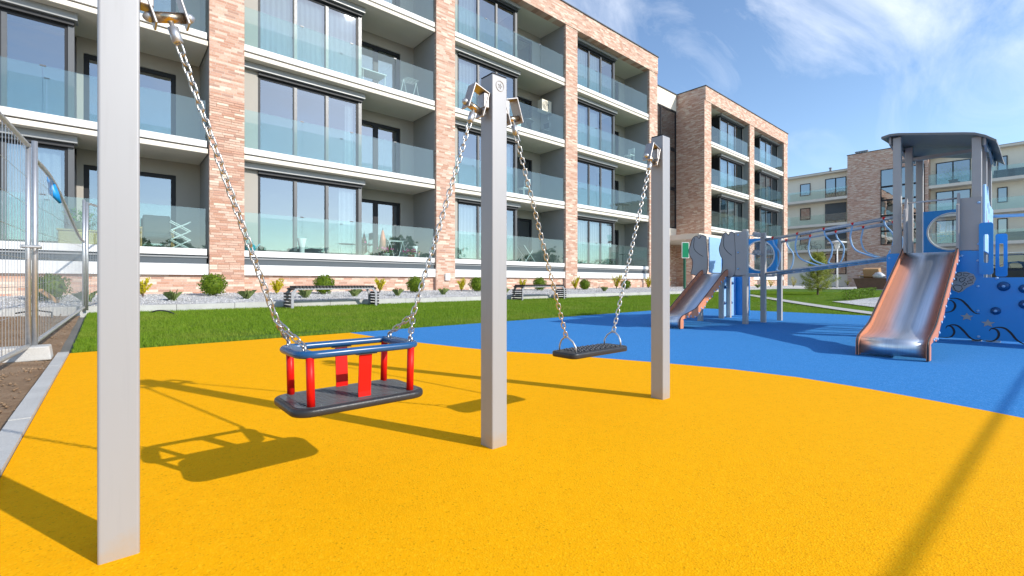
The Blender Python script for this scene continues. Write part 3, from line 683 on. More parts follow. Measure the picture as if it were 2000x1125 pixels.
M().lathe([(.02, .25), (.12, .3), (.10, .7), (.03, 1.0)], p, 10).build('cloth', 'orange', T, True); M().lathe([(.015, .02), (.015, 1.08)], p, 8).build('pole', 'mullion', T); M().lathe([(.2, 0), (.2, .05), (.05, .08)], p, 14).build('base', 'concrete', T)
plant(bpos(1, 0, .715, .38), .10, .14, 'white', 60, .10, .22, 'gleaf', 'potted pink flowers left of the folded drying rack', 50)
plant(bpos(1, 0, .865, .34), .12, .12, 'terra', 60, .13, .2, 'gleaf', 'potted pink flowers at the right end of the ground floor balcony', 60)
plant(bpos(1, 0, .63, 1.2), .10, .45, 'beige', 40, .10, .25, 'gleaf', 'tall pot of pink flowers by the loggia door', 30)
aframe(bpos(1, 0, .80, .6), .5, .62, 'white', 'white folding drying rack among the pink flowers')
p = bpos(1, 2, .66, .9); T = thing('table', 'white folding table on the second floor balcony beside the curtained window', 'table', p)
M().box(p.x-.45, p.x+.45, p.y-.3, p.y+.3, p.z+.66, p.z+.69).build('table_top', 'white', T)
for a in (-1, 1):
    for b in (-1, 1): M().tube([p+Vector((a*.4, b*.26, 0)), p+Vector((a*.4, b*.26, .66))], .015, 6).build('leg', 'white', T)
aframe(bpos(1, 2, .88, .5), .5, .75, 'white', 'white drying rack at the right end of the second floor balcony')
# third bay: air conditioner, tables
p = Vector((16-.40, VF+1.0, FL[2]+1.75)); T = thing('air_conditioner', 'pale air conditioning unit hung on the grey balcony side wall', 'air conditioner', p)
M().box(p.x-.32, p.x+.32, p.y-.16, p.y+.16, p.z-.27, p.z+.27).build('case', 'cream', T, bevel=.02)
for q in (.05, .10, .15, .20): M().tube([(p.x-.08+q*math.cos(2*PI*k/20), p.y-.17, p.z+q*math.sin(2*PI*k/20)) for k in range(20)], .006, 5, True).build('fan_grille', 'bandgrey', T)
M().box(p.x+.25, p.x+.398, p.y-.12, p.y+.12, p.z-.31, p.z-.275).build('bracket', 'mullion', T); M().tube([(p.x+.3, p.y+.1, p.z+.2), (p.x+.36, p.y+.1, p.z+.1), (p.x+.36, p.y+.1, p.z-.5)], .02, 6).build('hose', 'white', T)
table(bpos(2, 2, .70, .7), .33, .68, 'mullion', 'round metal table on the balcony under the air conditioner')
chair(bpos(2, 2, .88, .7), 'mullion', 'metal chair right of the round table under the air conditioner')
p = bpos(2, 2, .57, .5); tag(M().obox(p+Vector((0, 0, .19)), (.2, 0, 0), (0, .12, 0), (.03, 0, .18)).build('cushion', 'bag', bevel=.06, seg=3), 'pale cushion leaning on the glass left of the round table', 'cushion')
chair(bpos(2, 1, .66, .6), 'white', 'white chair on the first floor balcony of the bay behind the middle post')
table(bpos(2, 0, .93, .7), .30, .6, 'fabric', 'dark round table on the ground floor balcony behind the middle swing')
p = bpos(2, 0, .66, .5); T = thing('deck_chair', 'striped folding deck chair on the ground floor balcony behind the middle post', 'chair', p)
for s in (-1, 1): M().tube([p+Vector((-.3, s*.25, .75)), p+Vector((.35, s*.25, .05))], .015, 6).build('rail', 'white', T); M().tube([p+Vector((.2, s*.25, .55)), p+Vector((-.25, s*.25, .02))], .015, 6).build('leg', 'white', T)
M().obox(p+Vector((.02, 0, .42)), (.3, 0, -.3), (0, .23, 0), (.005, 0, .005)).build('canvas', 'fabric', T)
chair(bpos(3, 2, .80, .5), 'white', 'white chair on the second floor balcony left of the right swing post')
table(bpos(3, 0, .80, .6), .42, .7, 'mullion', 'thin legged metal table on the ground floor balcony near the right post', True)
table(bpos(3, 1, .75, .7), .45, .62, 'bandgrey', 'grey table on the first floor balcony left of the right swing post', True)
# third building's balconies
for k, (px, lev) in enumerate(((1570, 1), (1588, 1))):
    p = Vector((U3-.7, vy(px, U3-.7), FL[lev]+.001)); T = thing('bicycle', ['left', 'right'][k]+' bicycle of the two on the distant first floor balcony', 'bicycle', p, 'bicycles on the distant balcony')
    for d in (-.5, .5):
        M().tube([p+Vector((0, d+.32*math.cos(2*PI*q/18), .33+.32*math.sin(2*PI*q/18))) for q in range(18)], .02, 5, True).build('wheel', 'tyre', T)
    M().tube([p+Vector((0, -.5, .33)), p+Vector((0, -.05, .32)), p+Vector((0, .38, .78)), p+Vector((0, -.2, .75)), p+Vector((0, -.05, .32))], .018, 6).build('frame', ['fabric', 'swblue'][k], T)
    M().tube([p+Vector((0, .5, .33)), p+Vector((0, .36, .95))], .018, 6).build('fork', 'fabric', T); M().box(p.x-.05, p.x+.05, p.y-.33, p.y-.1, p.z+.86, p.z+.92).build('saddle', 'fabric', T)
p = Vector((U3-.75, vy(1862, U3-.75), FL[3])); plant(p, .35, .4, 'bandgrey', 500, .7, 1.3, 'gleaf', 'big leafy plant on the distant top floor balcony right of the brick tower')
for k, (px, lev) in enumerate(((1962, 3), (1990, 3), (1985, 1))):
    p = Vector((U3-.7, vy(px, U3-.7), FL[lev]+.001)); T = thing('sofa', ['left dark sofa on the distant top floor balcony', 'right dark sofa on the distant top floor balcony', 'dark sofa on the distant first floor balcony'][k], 'sofa', p, 'sofas on the distant balconies')
    M().box(p.x-.35, p.x+.3, p.y-.7, p.y+.7, p.z, p.z+.42).build('seat', 'fabric', T, bevel=.05); M().box(p.x+.301, p.x+.45, p.y-.7, p.y+.7, p.z, p.z+.85).build('backrest', 'fabric', T, bevel=.05)
# ------------------------------------------------------------------ swing set
PH = 1.615; PS = .084
posts = [(-.023, 1.565), (1.234, 1.54), (2.533, 1.505)]
plab = ['nearest light grey square swing post at the left of the yellow surface', 'middle light grey square swing post with brackets on both sides', 'farthest light grey square swing post, right of the black flat swing']
PT = []
for (u, v), lb in zip(posts, plab):
    T = thing('swing_post', lb, 'post', (u+PS/2, v+PS/2, 0), 'posts of the swing set')
    M().box(u, u+PS, v, v+PS, -.05, PH).build('shaft', 'post', T, bevel=.006, seg=3)
    M().box(u+.002, u+PS-.002, v+.002, v+PS-.002, PH+.0005, PH+.006).build('cap', 'frame', T, bevel=.002)
    PT.append(T)
u, v = posts[1]
m = M(); st = M()
m.lathe([(.026, 0), (.026, .0012)], (0, 0, 0), 24); st = PT[1]
me = M(); me.tube([(u+PS/2+.022*math.cos(2*PI*k/24), v-.0012, PH-.045+.022*math.sin(2*PI*k/24)) for k in range(24)], .0012, 5, True)
me.tube([(u+PS/2+.012*math.cos(2*PI*k/5*2), v-.0012, PH-.045+.012*math.sin(2*PI*k/5*2)) for k in range(5)], .0009, 5, True)
me.build('round_sticker', 'hpgrey', PT[1])
# one chain link, shared by every chain
LP, LR, LH = .0255, .0029, .0085
lk = M(); pts = []
for k in range(7): a = -PI/2+PI*k/6; pts.append((LH*math.sin(a), 0, (LP/2-.0035)+LH*math.cos(a)*.9))
for k in range(7): a = PI/2+PI*k/6; pts.append((LH*math.sin(a), 0, -(LP/2-.0035)+LH*math.cos(a)*.9))
lk.tube(pts, LR, 6, True); LINK = lk.data('chain_link', 'chain', True)
def chain(part, a, b, sag=.0, first=0):
    a, b = Vector(a), Vector(b); n = max(2, round((b-a).length/LP)); P = []
    for i in range(n+1): t = i/n; P.append(a.lerp(b, t)+Vector((0, 0, -sag*4*t*(1-t))))
    for i in range(n):
        d = (P[i+1]-P[i]); c = (P[i]+P[i+1])/2; z = d.normalized(); x = Vector((0, 1, 0)).cross(z).normalized(); y = z.cross(x)
        tw = R(45+(i+first) % 2*90+random.uniform(-9, 9)); xx = x*math.cos(tw)+y*math.sin(tw); yy = z.cross(xx)
        mm = Matrix((xx, yy, z)).transposed().to_4x4(); mm.translation = c
        inst('chain_link', LINK, part, mat4=mm)
def hanger(post_i, side, target):
    """stirrup bracket on the post, pin with brass bush; returns the lower end of the barrel and its axis"""
    T = PT[post_i]; u, v = posts[post_i]; face = u+PS if side > 0 else u
    C = Vector((face+side*.066, v+PS/2, 1.462)); d = (Vector(target)-C).normalized(); y = Vector((0, 1, 0)); e1 = y.cross(d).normalized()
    if e1.x*side < 0: e1 = -e1
    t0 = .085
    br = M(); br.obox(C-d*t0, e1*.042, y*.027, d*.003); br.obox(C-d*(t0/2-.012)+e1*.0388, d*(t0/2+.0125), y*.027, e1*.003)
    br.obox(C-d*(t0/2-.012)-e1*.0388, d*(t0/2+.0125), y*.027, e1*.003)
    B = br.build('bracket', 'bracket', T, bevel=.002)
    fx = M().box(min(face, face+side*.03), max(face, face+side*.03), v+.018, v+PS-.018, 1.468, 1.53).build('mount_plate', 'bracket', T, bevel=.003)
    M().tube([C-e1*.052, C+e1*.052], .0085, 10).build('pin', 'galv', B, True); M().tube([C-e1*.035, C+e1*.035], .0145, 14).build('bush', 'brass', B, True)
    for s in (-1, 1): M().tube([C+e1*s*.0422, C+e1*s*.049, C+e1*s*.057, C+e1*s*.062], [.014, .014, .010, .003], 10).build('dome_nut', 'galv', B, True)
    return C, d
# --- toddler swing
su, sv, sz, rz = .648, 1.607, .315, .492
tw_ = thing('toddler_swing', 'toddler swing with red uprights, blue safety ring and black rubber seat', 'swing', (su, sv, sz))
def rounded(L, W, r, n=6):
    o = []
    for cx_, cy_, a0 in ((L/2-r, W/2-r, 0), (-L/2+r, W/2-r, PI/2), (-L/2+r, -W/2+r, PI), (L/2-r, -W/2+r, 1.5*PI)):
        o += [(cx_+r*math.cos(a0+PI/2*k/n), cy_+r*math.sin(a0+PI/2*k/n)) for k in range(n+1)]
    return o
M().prism(rounded(.460, .285, .060), (su, sv, sz-.012), (1, 0, 0), (0, 1, 0), .026).build('seat', 'rubberblk', tw_, True, bevel=.009, seg=3)
se = M().prism(rounded(.428, .252, .048), (su, sv, sz+.0142), (1, 0, 0), (0, 1, 0), .0015).build('seat_tread', 'seatgrey', tw_)
for k in range(11): M().box(su-.19, su+.19, sv-.1+.02*k-.0035, sv-.1+.02*k+.0035, sz+.0158, sz+.0178).build('rib', 'seatgrey', se)
M().tube([(su+a, sv+b, rz) for a, b in rounded(.410, .228, .050)], .0125, 12, True).build('safety_ring', 'swblue', tw_, True)
for s in (-1, 1): M().box(su+s*.183-.020, su+s*.183+.020, sv-.10, sv+.10, rz-.011, rz+.011).build('ring_end_plate', 'swblue', tw_, bevel=.006, seg=3)
for a in (-1, 1):
    for b in (-1, 1):
        M().tube([(su+a*.172, sv+b*.106, sz+.012), (su+a*.176, sv+b*.106, rz-.004)], .0125, 14).build('upright', 'red', tw_, True)
for b, lb in ((-1, None), (1, None)):
    pth = [(0, rz-.008), (.003, rz-.05), (.007, rz-.10), (.010, sz+.035), (.009, sz+.016)]
    m = M()
    for i, (dy, z) in enumerate(pth): m.v += [(su+.005-.022, sv+b*(.110+dy*-1), z), (su+.005+.022, sv+b*(.110+dy*-1), z), (su+.005+.022, sv+b*(.110+dy*-1)+.005, z), (su+.005-.022, sv+b*(.110+dy*-1)+.005, z)]
    for i in range(len(pth)-1): m.f += [(4*i+j, 4*i+(j+1) % 4, 4*i+4+(j+1) % 4, 4*i+4+j) for j in range(4)]
    m.f += [(0, 1, 2, 3), (16, 19, 18, 17)]
    st = m.build('strap', 'red', tw_); M().box(su-.030, su+.040, sv+b*.111-.010, sv+b*.111+.012, rz-.0145, rz-.0115).build('strap_buckle', 'rubberblk', st)
for side, pi in ((-1, 0), (1, 1)):
    J = Vector((su+side*.245, sv, rz+.105)); C, d = hanger(pi, -side, J)
    b0, b1 = C+d*.010, C+d*.026
    br = M().tube([b0, b1, b1+d*.0005, b1+d*.040, b1+d*.042], [.0062, .0062, .0135, .0135, .010], 14).build('chain', 'galv', tw_, True)
    chain(br, b1+d*.046, J, .006)
    for b in (-1, 1):
        E = Vector((su+side*.186, sv+b*.084, rz+.013))
        M().tube([E+Vector((0, .012*math.cos(k*PI/4), .004+.014*math.sin(k*PI/4))) for k in range(8)], .0035, 6, True).build('shackle', 'chain', br, True)
        chain(br, J, E+Vector((0, 0, .014)), .003, 1)
# --- flat swing
fu_, fv, fz = 1.925, 1.565, .356
fs = thing('flat_swing', 'black rubber flat swing seat with studded top hung on two chains', 'swing', (fu_, fv, fz))
M().prism(rounded(.46, .165, .035), (fu_, fv, fz-.014), (1, 0, 0), (0, 1, 0), .028).build('seat', 'rubberblk', fs, True, bevel=.007, seg=3)
stud = M().lathe([(.0075, 0), (.006, .006), (.001, .0075)], (0, 0, 0), 6).data('stud', 'seatgrey', True)
for i in range(15):
    for j in range(5): inst('stud', stud, fs, (fu_-.15+.0215*i, fv-.05+.025*j+(.006 if i % 2 else 0), fz+.0135))
for side, pi in ((-1, 1), (1, 2)):
    J = Vector((fu_+side*.195, fv, fz+.088)); C, d = hanger(pi, -side, J)
    b0, b1 = C+d*.010, C+d*.026
    br = M().tube([b0, b1, b1+d*.0005, b1+d*.040, b1+d*.042], [.0062, .0062, .0135, .0135, .010], 14).build('chain', 'galv', fs, True)
    chain(br, b1+d*.046, J, .004)
    a = [(fu_+side*.185, fv-.055, fz+.01), (fu_+side*.185, fv-.054, fz+.04), (fu_+side*.19, fv-.038, fz+.068), J+Vector((0, -.012, -.002)), J+Vector((0, 0, .006)), J+Vector((0, .012, -.002)), (fu_+side*.19, fv+.038, fz+.068), (fu_+side*.185, fv+.054, fz+.04), (fu_+side*.185, fv+.055, fz+.01)]
    M().tube(a, .0042, 8).build('bail', 'galv', fs, True)
# ------------------------------------------------------------------ play structure
PY = thing('play_structure', 'blue and grey climbing tower with two slides joined by a sloping net bridge', 'play structure', (8.6, 2.2, 0))
def post(u, v, z, s=.075, mat='pgrey'): 
    o = M().box(u-s/2, u+s/2, v-s/2, v+s/2, -.05, z).build('post', mat, PY, bevel=.006); return o
UF, UM, UB, VR, VL = 7.95, 8.80, 9.70, .50, 1.25                # big tower grid
zp = 1.10
roofz = lambda u, v: 2.50+.17*(v-VR)/(VL-VR)+.03*(u-UF)
for (a, b) in ((UF, VL), (UM, VL), (UB, VL), (UF, VR), (UM, VR), (UB, VR)): post(a, b, roofz(a, b)-.02, .085)
M().box(UF+.0, UB, VR+.045, VL-.045, zp-.05, zp).build('deck', 'hpgrey', PY)
# roof: two boards with a seam across, wavy fascia boards on the sides
def zr(u, v): return roofz(u, v)+.012*math.sin((u-UF)*3.2)
for k in range(2):
    m = M(); nn = 8; nv = 12; a0, a1 = VR-.17, VL+.15; ua_, ub_ = (UF-.13, UM+.04) if k == 0 else (UM+.05, UB+.12)
    zc = lambda u, v: zr(u, v)-.09*(max(0, VR+.06-v)/.23)**2-.05*(max(0, v-VL+.02)/.17)**2
    for top_ in (0, .028):
        for i in range(nn+1):
            for q in range(nv+1):
                u = ua_+(ub_-ua_)*i/nn; v = a0+(a1-a0)*q/nv; m.v.append((u, v, zc(u, v)+top_))
    W_ = nv+1; K_ = (nn+1)*W_; ix = lambda i, q, t: t*K_+i*W_+q
    for i in range(nn):
        for q in range(nv): m.f += [(ix(i, q, 0), ix(i, q+1, 0), ix(i+1, q+1, 0), ix(i+1, q, 0)), (ix(i, q, 1), ix(i+1, q, 1), ix(i+1, q+1, 1), ix(i, q+1, 1))]
    for i in range(nn): m.f += [(ix(i, 0, 0), ix(i+1, 0, 0), ix(i+1, 0, 1), ix(i, 0, 1)), (ix(i+1, nv, 0), ix(i, nv, 0), ix(i, nv, 1), ix(i+1, nv, 1))]
    for q in range(nv): m.f += [(ix(0, q+1, 0), ix(0, q, 0), ix(0, q, 1), ix(0, q+1, 1)), (ix(nn, q, 0), ix(nn, q+1, 0), ix(nn, q+1, 1), ix(nn, q, 1))]
    m.build('roof_board', 'roofgrey', PY)
M().box(UM-.03, UM+.03, VR-.1, VL+.1, roofz(UM, VR)-.05, roofz(UM, VR)-.004).build('roof_beam', 'hpgrey', PY)
for v_ in (VR-.06, VL+.08):
    top = [(u, zc(u, v_)-.004) for u in lin(UF-.06, UB+.10, 16)]; bot = [(u, zr(u, v_)-.13-.035*math.sin((u-UF)*6.5)) for u in lin(UB+.10, UF-.06, 16)]
    fa = M().prism(top+bot, (0, v_, 0), (1, 0, 0), (0, 0, 1), .022).build('roof_fascia', 'hpgrey', PY)
    for uu in (UF+.35, UF+.95, UF+1.5): M().box(uu-.1, uu+.1, v_-.026, v_+.004, zr(uu, v_)-.085, zr(uu, v_)-.055).build('fascia_slot', 'ink', fa)
def ell(cx_, cy_, a, b, n=32, ph=0): return [(cx_+a*math.cos(2*PI*k/n+ph), cy_+b*math.sin(2*PI*k/n+ph)) for k in range(n)]
def sqloop(x0, x1, y0, y1, n=32):
    cx_, cy_, hw, hh = (x0+x1)/2, (y0+y1)/2, (x1-x0)/2, (y1-y0)/2; o = []
    for k in range(n):
        c, s_ = math.cos(2*PI*k/n), math.sin(2*PI*k/n); q = max(abs(c), abs(s_)); o.append((cx_+hw*c/q, cy_+hh*s_/q))
    return o
def bubble_panel(u, v0, v1, z0, z1, r=.36):
    L, Hh = v1-v0, z1-z0
    # outline runs along -v (left to right seen from the camera side)
    p = M().holed(sqloop(0, L, 0, Hh), ell(L/2, Hh/2, L*.41, Hh*.41), (u, v1, z0), (0, -1, 0), (0, 0, 1), .02).build('bubble_panel', 'hpblue', PY)
    rg = M().tube([(u-.012, v1-a, z0+b) for a, b in ell(L/2, Hh/2, L*.425, Hh*.425)], .014, 6, True).build('bubble_rim', 'edgewhite', p, True)
    m = M(); n = 28; rings = 6
    m.v = [(u-.10, v1-L/2, z0+Hh/2)]
    for i in range(1, rings+1):
        t = i/rings; m.v += [(u-.10*(1-t*t), v1-a, z0+b) for a, b in ell(L/2, Hh/2, L*.42*t, Hh*.42*t, n)]
    m.f = [(0, 1+k, 1+(k+1) % n) for k in range(n)]+[(1+(i-1)*n+k, 1+i*n+k, 1+i*n+(k+1) % n, 1+(i-1)*n+(k+1) % n) for i in range(1, rings) for k in range(n)]
    m.build('bubble_window', 'bubble', p, True)
bubble_panel(UB-.06, VR+.05, VL-.05, zp+.06, zp+.72)
BOLT = M().lathe([(.016, 0), (.014, .007), (.006, .012)], (0, 0, 0), 10).data('bolt', 'hplight', True)
def bolt(p, par=None):
    mm = Matrix.Rotation(R(-90), 4, 'Y'); mm.translation = Vector(p); inst('bolt', BOLT, par or PY, mat4=mm)
# front barrier boards beside the slide
m = M().prism([(0, 0), (.20, 0), (.20, .64), (0, .64)], (UF-.045, VR+.20-.045, zp+.01), (0, -1, 0), (0, 0, 1), .02).build('front_board', 'hpgrey', PY)
for z in (zp+.08, zp+.58): bolt((UF-.066, VR-.02, z))
hb = [(0, 0), (.028, 0), (.022, .18), (.034, .34), (.022, .52), (.026, .70), (.012, .72), (-.004, .70), (.004, .52), (-.008, .34), (.002, .18)]
for v_ in (VR+.155, VL-.10):
    M().prism([(-.16, .02), (-.02, 0), (.04, .20), (-.01, .42), (.03, .62), (.0, .72), (-.05, .74), (-.10, .60), (-.16, .58)], (UF-.03, v_+.012, zp-.02), (1, 0, 0), (0, 0, 1), .024).build('side_grip', 'hpgrey', PY)
M().prism([(0, -.30), (.11, -.30), (.11, .62), (.07, .50), (.10, .3), (.05, .12), (0, .10)], (UF-.048, VL+.06, zp), (0, -1, 0), (0, 0, 1), .018).build('front_board', 'hpgrey', PY)
M().prism(rounded(.16, .40, .03), (UF-.07, VL+.02, zp-.20), (0, -1, 0), (0, 0, 1), .018).build('blue_board', 'hpblue', PY)
for z in (zp-.32, zp-.06): bolt((UF-.09, VL+.07, z))
M().tube([(UF-.03, VL-.05, zp+.66), (UF-.03, VR+.16, zp+.66)], .011, 8).build('grab_bar', 'galv', PY, True)
# hull board: big blue board with printed waves, stars, climbing knobs
YB = Vector((0, -1, 0)); hv0 = .88
out = [(0, .03), (2.6, .03), (2.6, .775), (.44, .775), (.44, zp-.0), (0, zp-.0)]
hull = M().prism(out, (UF-.05, hv0, 0), (0, -1, 0), (0, 0, 1), .019).build('hull_board', 'hpblue', PY)
hu = UF-.0705
def hp(px, py): q = at_u(px, py, hu); return (hv0-q.y, q.z)
def printed(pts, r, name='printed_wave', closed=False, mat='ink'):
    m = M(); P = [Vector((hu, hv0-a, b)) for a, b in pts]; rr = r if isinstance(r, list) else [r]*len(P)
    n = len(P)
    for i, p in enumerate(P):
        t = (P[min(i+1, n-1)]-P[max(i-1, 0)]).normalized(); w = Vector((0, -t.z, t.y))*rr[i]
        m.v += [tuple(p-w), tuple(p+w)]
    m.f = [(2*i, 2*i+1, 2*i+3, 2*i+2) for i in range(n-1)]
    return m.build(name, mat, hull)
def spline(P, k=6):
    o = []; n = len(P)
    for i in range(n-1):
        p0, p1, p2, p3 = [Vector(P[max(0, min(n-1, j))]) for j in (i-1, i, i+1, i+2)]
        for q in range(k):
            t = q/k; o.append(tuple(.5*((2*p1)+(p2-p0)*t+(2*p0-5*p1+4*p2-p3)*t*t+(3*p1-p0-3*p2+p3)*t**3)))
    return o+[tuple(P[-1])]
Zf = lambda x, y: (1800+x/5.115, 480+y/5.115)                    # coordinates read in an enlarged view of the board
for crest, tail in (([(240, 825), (262, 800), (300, 810), (325, 850), (315, 890), (270, 915), (160, 912)], [(245, 808), (300, 790), (360, 800), (420, 850), (480, 915), (540, 945), (590, 945)]),
                    ([(675, 850), (700, 828), (750, 840), (772, 885), (750, 930), (690, 955), (575, 935)], [(690, 828), (760, 815), (830, 825), (890, 870), (950, 940), (1023, 982), (1090, 995)]),
                    ([(270, 540), (310, 555), (335, 590), (325, 630), (290, 658), (235, 665)], [(280, 527), (340, 525), (400, 545), (450, 590), (500, 645), (540, 675), (585, 680)])):
    for c in (crest, tail):
        s_ = spline([hp(*Zf(*q)) for q in c]); n = len(s_); printed(s_, [.003+.008*math.sin(PI*min(1, (i+1)/n*1.0))**1.5 for i in range(n)])
for cx_, cy_ in ((453, 710), (663, 775)):
    c = hp(*Zf(cx_, cy_)); st_ = [(c[0]+(.062 if k % 2 == 0 else .027)*math.sin(PI*k/5), c[1]+(.050 if k % 2 == 0 else .022)*math.cos(PI*k/5)) for k in range(10)]
    M().prism(st_, (hu+.0002, hv0, 0), (0, -1, 0), (0, 0, 1), .003).build('star', 'hpgrey', hull)
cc = [hp(*Zf(*q)) for q in [(330, 290), (380, 262), (450, 260), (520, 285), (545, 330), (520, 385), (450, 420), (410, 455), (370, 470), (310, 445), (290, 380)]]
shell = M().prism(cc, (hu+.0004, hv0, 0), (0, -1, 0), (0, 0, 1), .004).build('shell_inlay', 'hpgrey', hull)
for q in ([(350, 270), (395, 268), (398, 295), (375, 305), (352, 295)], [(420, 272), (480, 280), (450, 305), (422, 300)], [(470, 315), (515, 305), (520, 330), (490, 338)], [(455, 355), (505, 345), (510, 370), (470, 378)], [(410, 385), (430, 368), (455, 382), (430, 400)], [(380, 330), (410, 318), (440, 325), (425, 350), (395, 365), (378, 350)], [(315, 405), (345, 390), (400, 400), (408, 430), (380, 460), (340, 448)], [(320, 325), (350, 320), (350, 345), (325, 350)]):
    L = [hp(*Zf(*r_)) for r_ in q+[q[0]]]; P = [Vector((hu-.005, hv0-a, b)) for a, b in L]
    M().tube(P[:-1], .0032, 4, True).build('shell_groove', 'ink', shell)
for cx_, cy_, r_ in ((820, 405, .055), (740, 650, .045), (1030, 430, .05), (1030, 585, .05)):
    c = hp(*Zf(cx_, cy_)); mm = Matrix.Rotation(R(-90), 4, 'Y'); mm.translation = Vector((hu+.0015, hv0-c[0], c[1]))
    ob = inst('climbing_knob', M().lathe([(r_, 0), (r_, .012), (r_*.7, .035), (r_*.25, .045)], (0, 0, 0), 16).data('climbing_knob', 'swblue', True), hull, mat4=mm); ob.scale = (1, 1, 1)
    bolt((hu-.046, hv0-c[0], c[1]), hull)
for cx_, cy_ in ((563, 148), (563, 405), (563, 650), (570, 908), (752, 325), (400, 100)):
    c = hp(*Zf(cx_, cy_)); bolt((hu+.0005, hv0-c[0], c[1]), hull)
M().box(UF-.03, UF+.03, .30, .42, -.01, .03).build('foot_plate', 'galv', PY)
for v_ in (-.55, -1.65): post(UF+.02, v_, .74, .07)
# right side of the tower: pale board in the sun, slotted hand boards, tube
sb = M().prism([(0, 0), (.86, 0), (.86, .66), (.70, .70), (.55, .86), (.42, .72), (.2, .84), (0, .80)], (UF+.06, VR-.045, zp-.0), (1, 0, 0), (0, 0, 1), .02).build('side_board', 'hplight', PY)
for a, b, r_, mt in ((.25, .45, .05, 'hpgrey'), (.55, .35, .06, 'red'), (.5, .6, .03, 'ink'), (.68, .55, .03, 'ink'), (.35, .2, .04, 'edgewhite')):
    M().prism(ell(a, b, r_, r_*1.3, 14), (UF+.06, VR-.0652, zp), (1, 0, 0), (0, 0, 1), .002).build('printed_spot', mt, sb)
M().box(UM+.06, UB-.05, VR-.06, VR-.04, zp, zp+.66).build('side_board', 'hplight', PY)
for u_, a, z0 in ((UF-.075, .417+.09, .81), (UB+.02, .36+.09, .80)):
    m = M().holed([(x, y) for x, y in rounded(.12, .62, .03, 7)], [(x*.36, y) for x, y in rounded(.12, .34, .03, 7)], (u_, a-.09, z0+.31), (0, -1, 0), (0, 0, 1), .02)
    m.build('slotted_board', 'hpblue', PY)
M().tube([(UB, VR-.05, zp+.58), (UB, VR-1.6, zp+.52)], .024, 8).build('side_tube', 'hplight', PY, True)
# --- slides
def slide(u0, u1, v0, v1, zt, grey):
    L = u0-u1; zb = .20; ub = u1+.52
    bed = [(u0, zt)]+[(u0-.06, zt-.004), (u0-.16, zt-.05)]
    n = 10
    for k in range(n+1): t = k/n; bed.append((u0-.22+(ub+.02-(u0-.22))*t, zt-.085+(zb+.055-(zt-.085))*t))
    bed += [(ub-.10, zb+.018), (ub-.22, zb), (u1+.14, zb-.012), (u1+.07, zb-.02), (u1+.035, zb-.04), (u1+.018, zb-.075), (u1+.018, .03)]
    m = M()
    for u, z in bed: m.v += [(u, v0, z), (u, v1, z)]
    m.f = [(2*i, 2*i+1, 2*i+3, 2*i+2) for i in range(len(bed)-1)]
    bo = m.build('slide_bed', 'steel', PY, True)
    md = bo.modifiers.new('thick', 'SOLIDIFY'); md.thickness = .006
    up = []; lo = []
    for i, (u, z) in enumerate(bed):
        a, b = bed[max(0, i-1)], bed[min(len(bed)-1, i+1)]; t = Vector((b[0]-a[0], 0, b[1]-a[1])).normalized(); nn = Vector((-t.z, 0, t.x))
        if nn.z < 0 and i < len(bed)-5: nn = -nn
        if i >= len(bed)-5: nn = Vector((-1, 0, .35)) if i < len(bed)-2 else Vector((-1, 0, 0))
        k = .065 if i < len(bed)-6 else (.055 if i < len(bed)-4 else .025)
        up.append((u+nn.x*k, z+nn.z*k)); sc_ = .05+.02*math.cos(i*2.3)
        lo.append((u-nn.x*sc_, max(.012, z-nn.z*sc_)))
    up[-1] = (up[-1][0], .012); lo[-1] = (lo[-1][0]+.02, .012)
    poly = spline(up, 4)+spline(lo[::-1], 4)
    for v_, lb in ((v0-.001, 0), (v1+.026, 1)):
        c = M().prism(poly, (0, v_, 0), (1, 0, 0), (0, 0, 1), .025).build('slide_cheek', 'orange', PY)
        ed = M().tube([(u, v_-.0125, z+.001) for u, z in spline(up, 4)], .007, 5).build('cheek_edge', 'ink', c)
        if lb == 0:
            for i in range(2, len(bed)-4): 
                mm = Matrix.Rotation(R(90), 4, 'X'); mm.translation = Vector((lo[i][0], v_-.025, lo[i][1]+.02)); inst('bolt', BOLT, c, mat4=mm)
    return bo
slide(UF-.04, 5.52, .67, 1.16, zp, 0)
# --- small tower and its slide
z2 = .87
for (a, b, z) in ((8.20, 3.31, 1.62), (8.79, 3.24, 1.60), (9.46, 3.20, 1.55), (8.22, 4.12, 1.60), (9.12, 4.14, 1.58), (9.46, 4.14, 1.58)): post(a, b, z, .078)
M().box(8.2, 9.46, 3.29, 4.10, z2-.05, z2).build('deck', 'hpgrey', PY)
slide(8.16, 6.52, 3.60, 4.02, z2, 1)
bubble_panel(9.40, 3.22, 3.84, z2+.02, z2+.69)
M().box(8.50, 9.02, 4.08, 4.10, z2+.03, z2+.70).build('side_board', 'hplight', PY); M().box(9.00, 9.02, 4.07, 4.30, z2+.03, z2+.70).build('blue_board', 'hpblue', PY)
def cloud(v0, w, z0, h, flip):
    P = [(0, 0), (w, 0), (w, h*.86), (w*.9, h*.98), (w*.7, h), (w*.55, h*.93), (w*.36, h*1.0), (w*.12, h*.93), (w*.0, h*.78), (-w*.12, h*.62), (-w*.02, h*.46), (w*.12, h*.36), (w*.10, h*.16)]
    if flip: P = [(w-x, y) for x, y in P][::-1]
    o = spline(P+[P[0]], 5)[:-1]
    p = M().prism(o, (8.15, v0, z0), (0, -1, 0), (0, 0, 1), .02).build('cloud_board', 'hpgrey', PY)
    M().tube([(8.127, v0-x, z0+y) for x, y in spline([(w*.25, h*.95), (w*.2, h*.7), (w*.45, h*.55), (w*.8, h*.45)], 5)], .004, 4).build('printed_line', 'ink', p)
    M().tube([(8.127, v0-x, z0+y) for x, y in o], .005, 4, True).build('board_edge', 'ink', p)
    return p
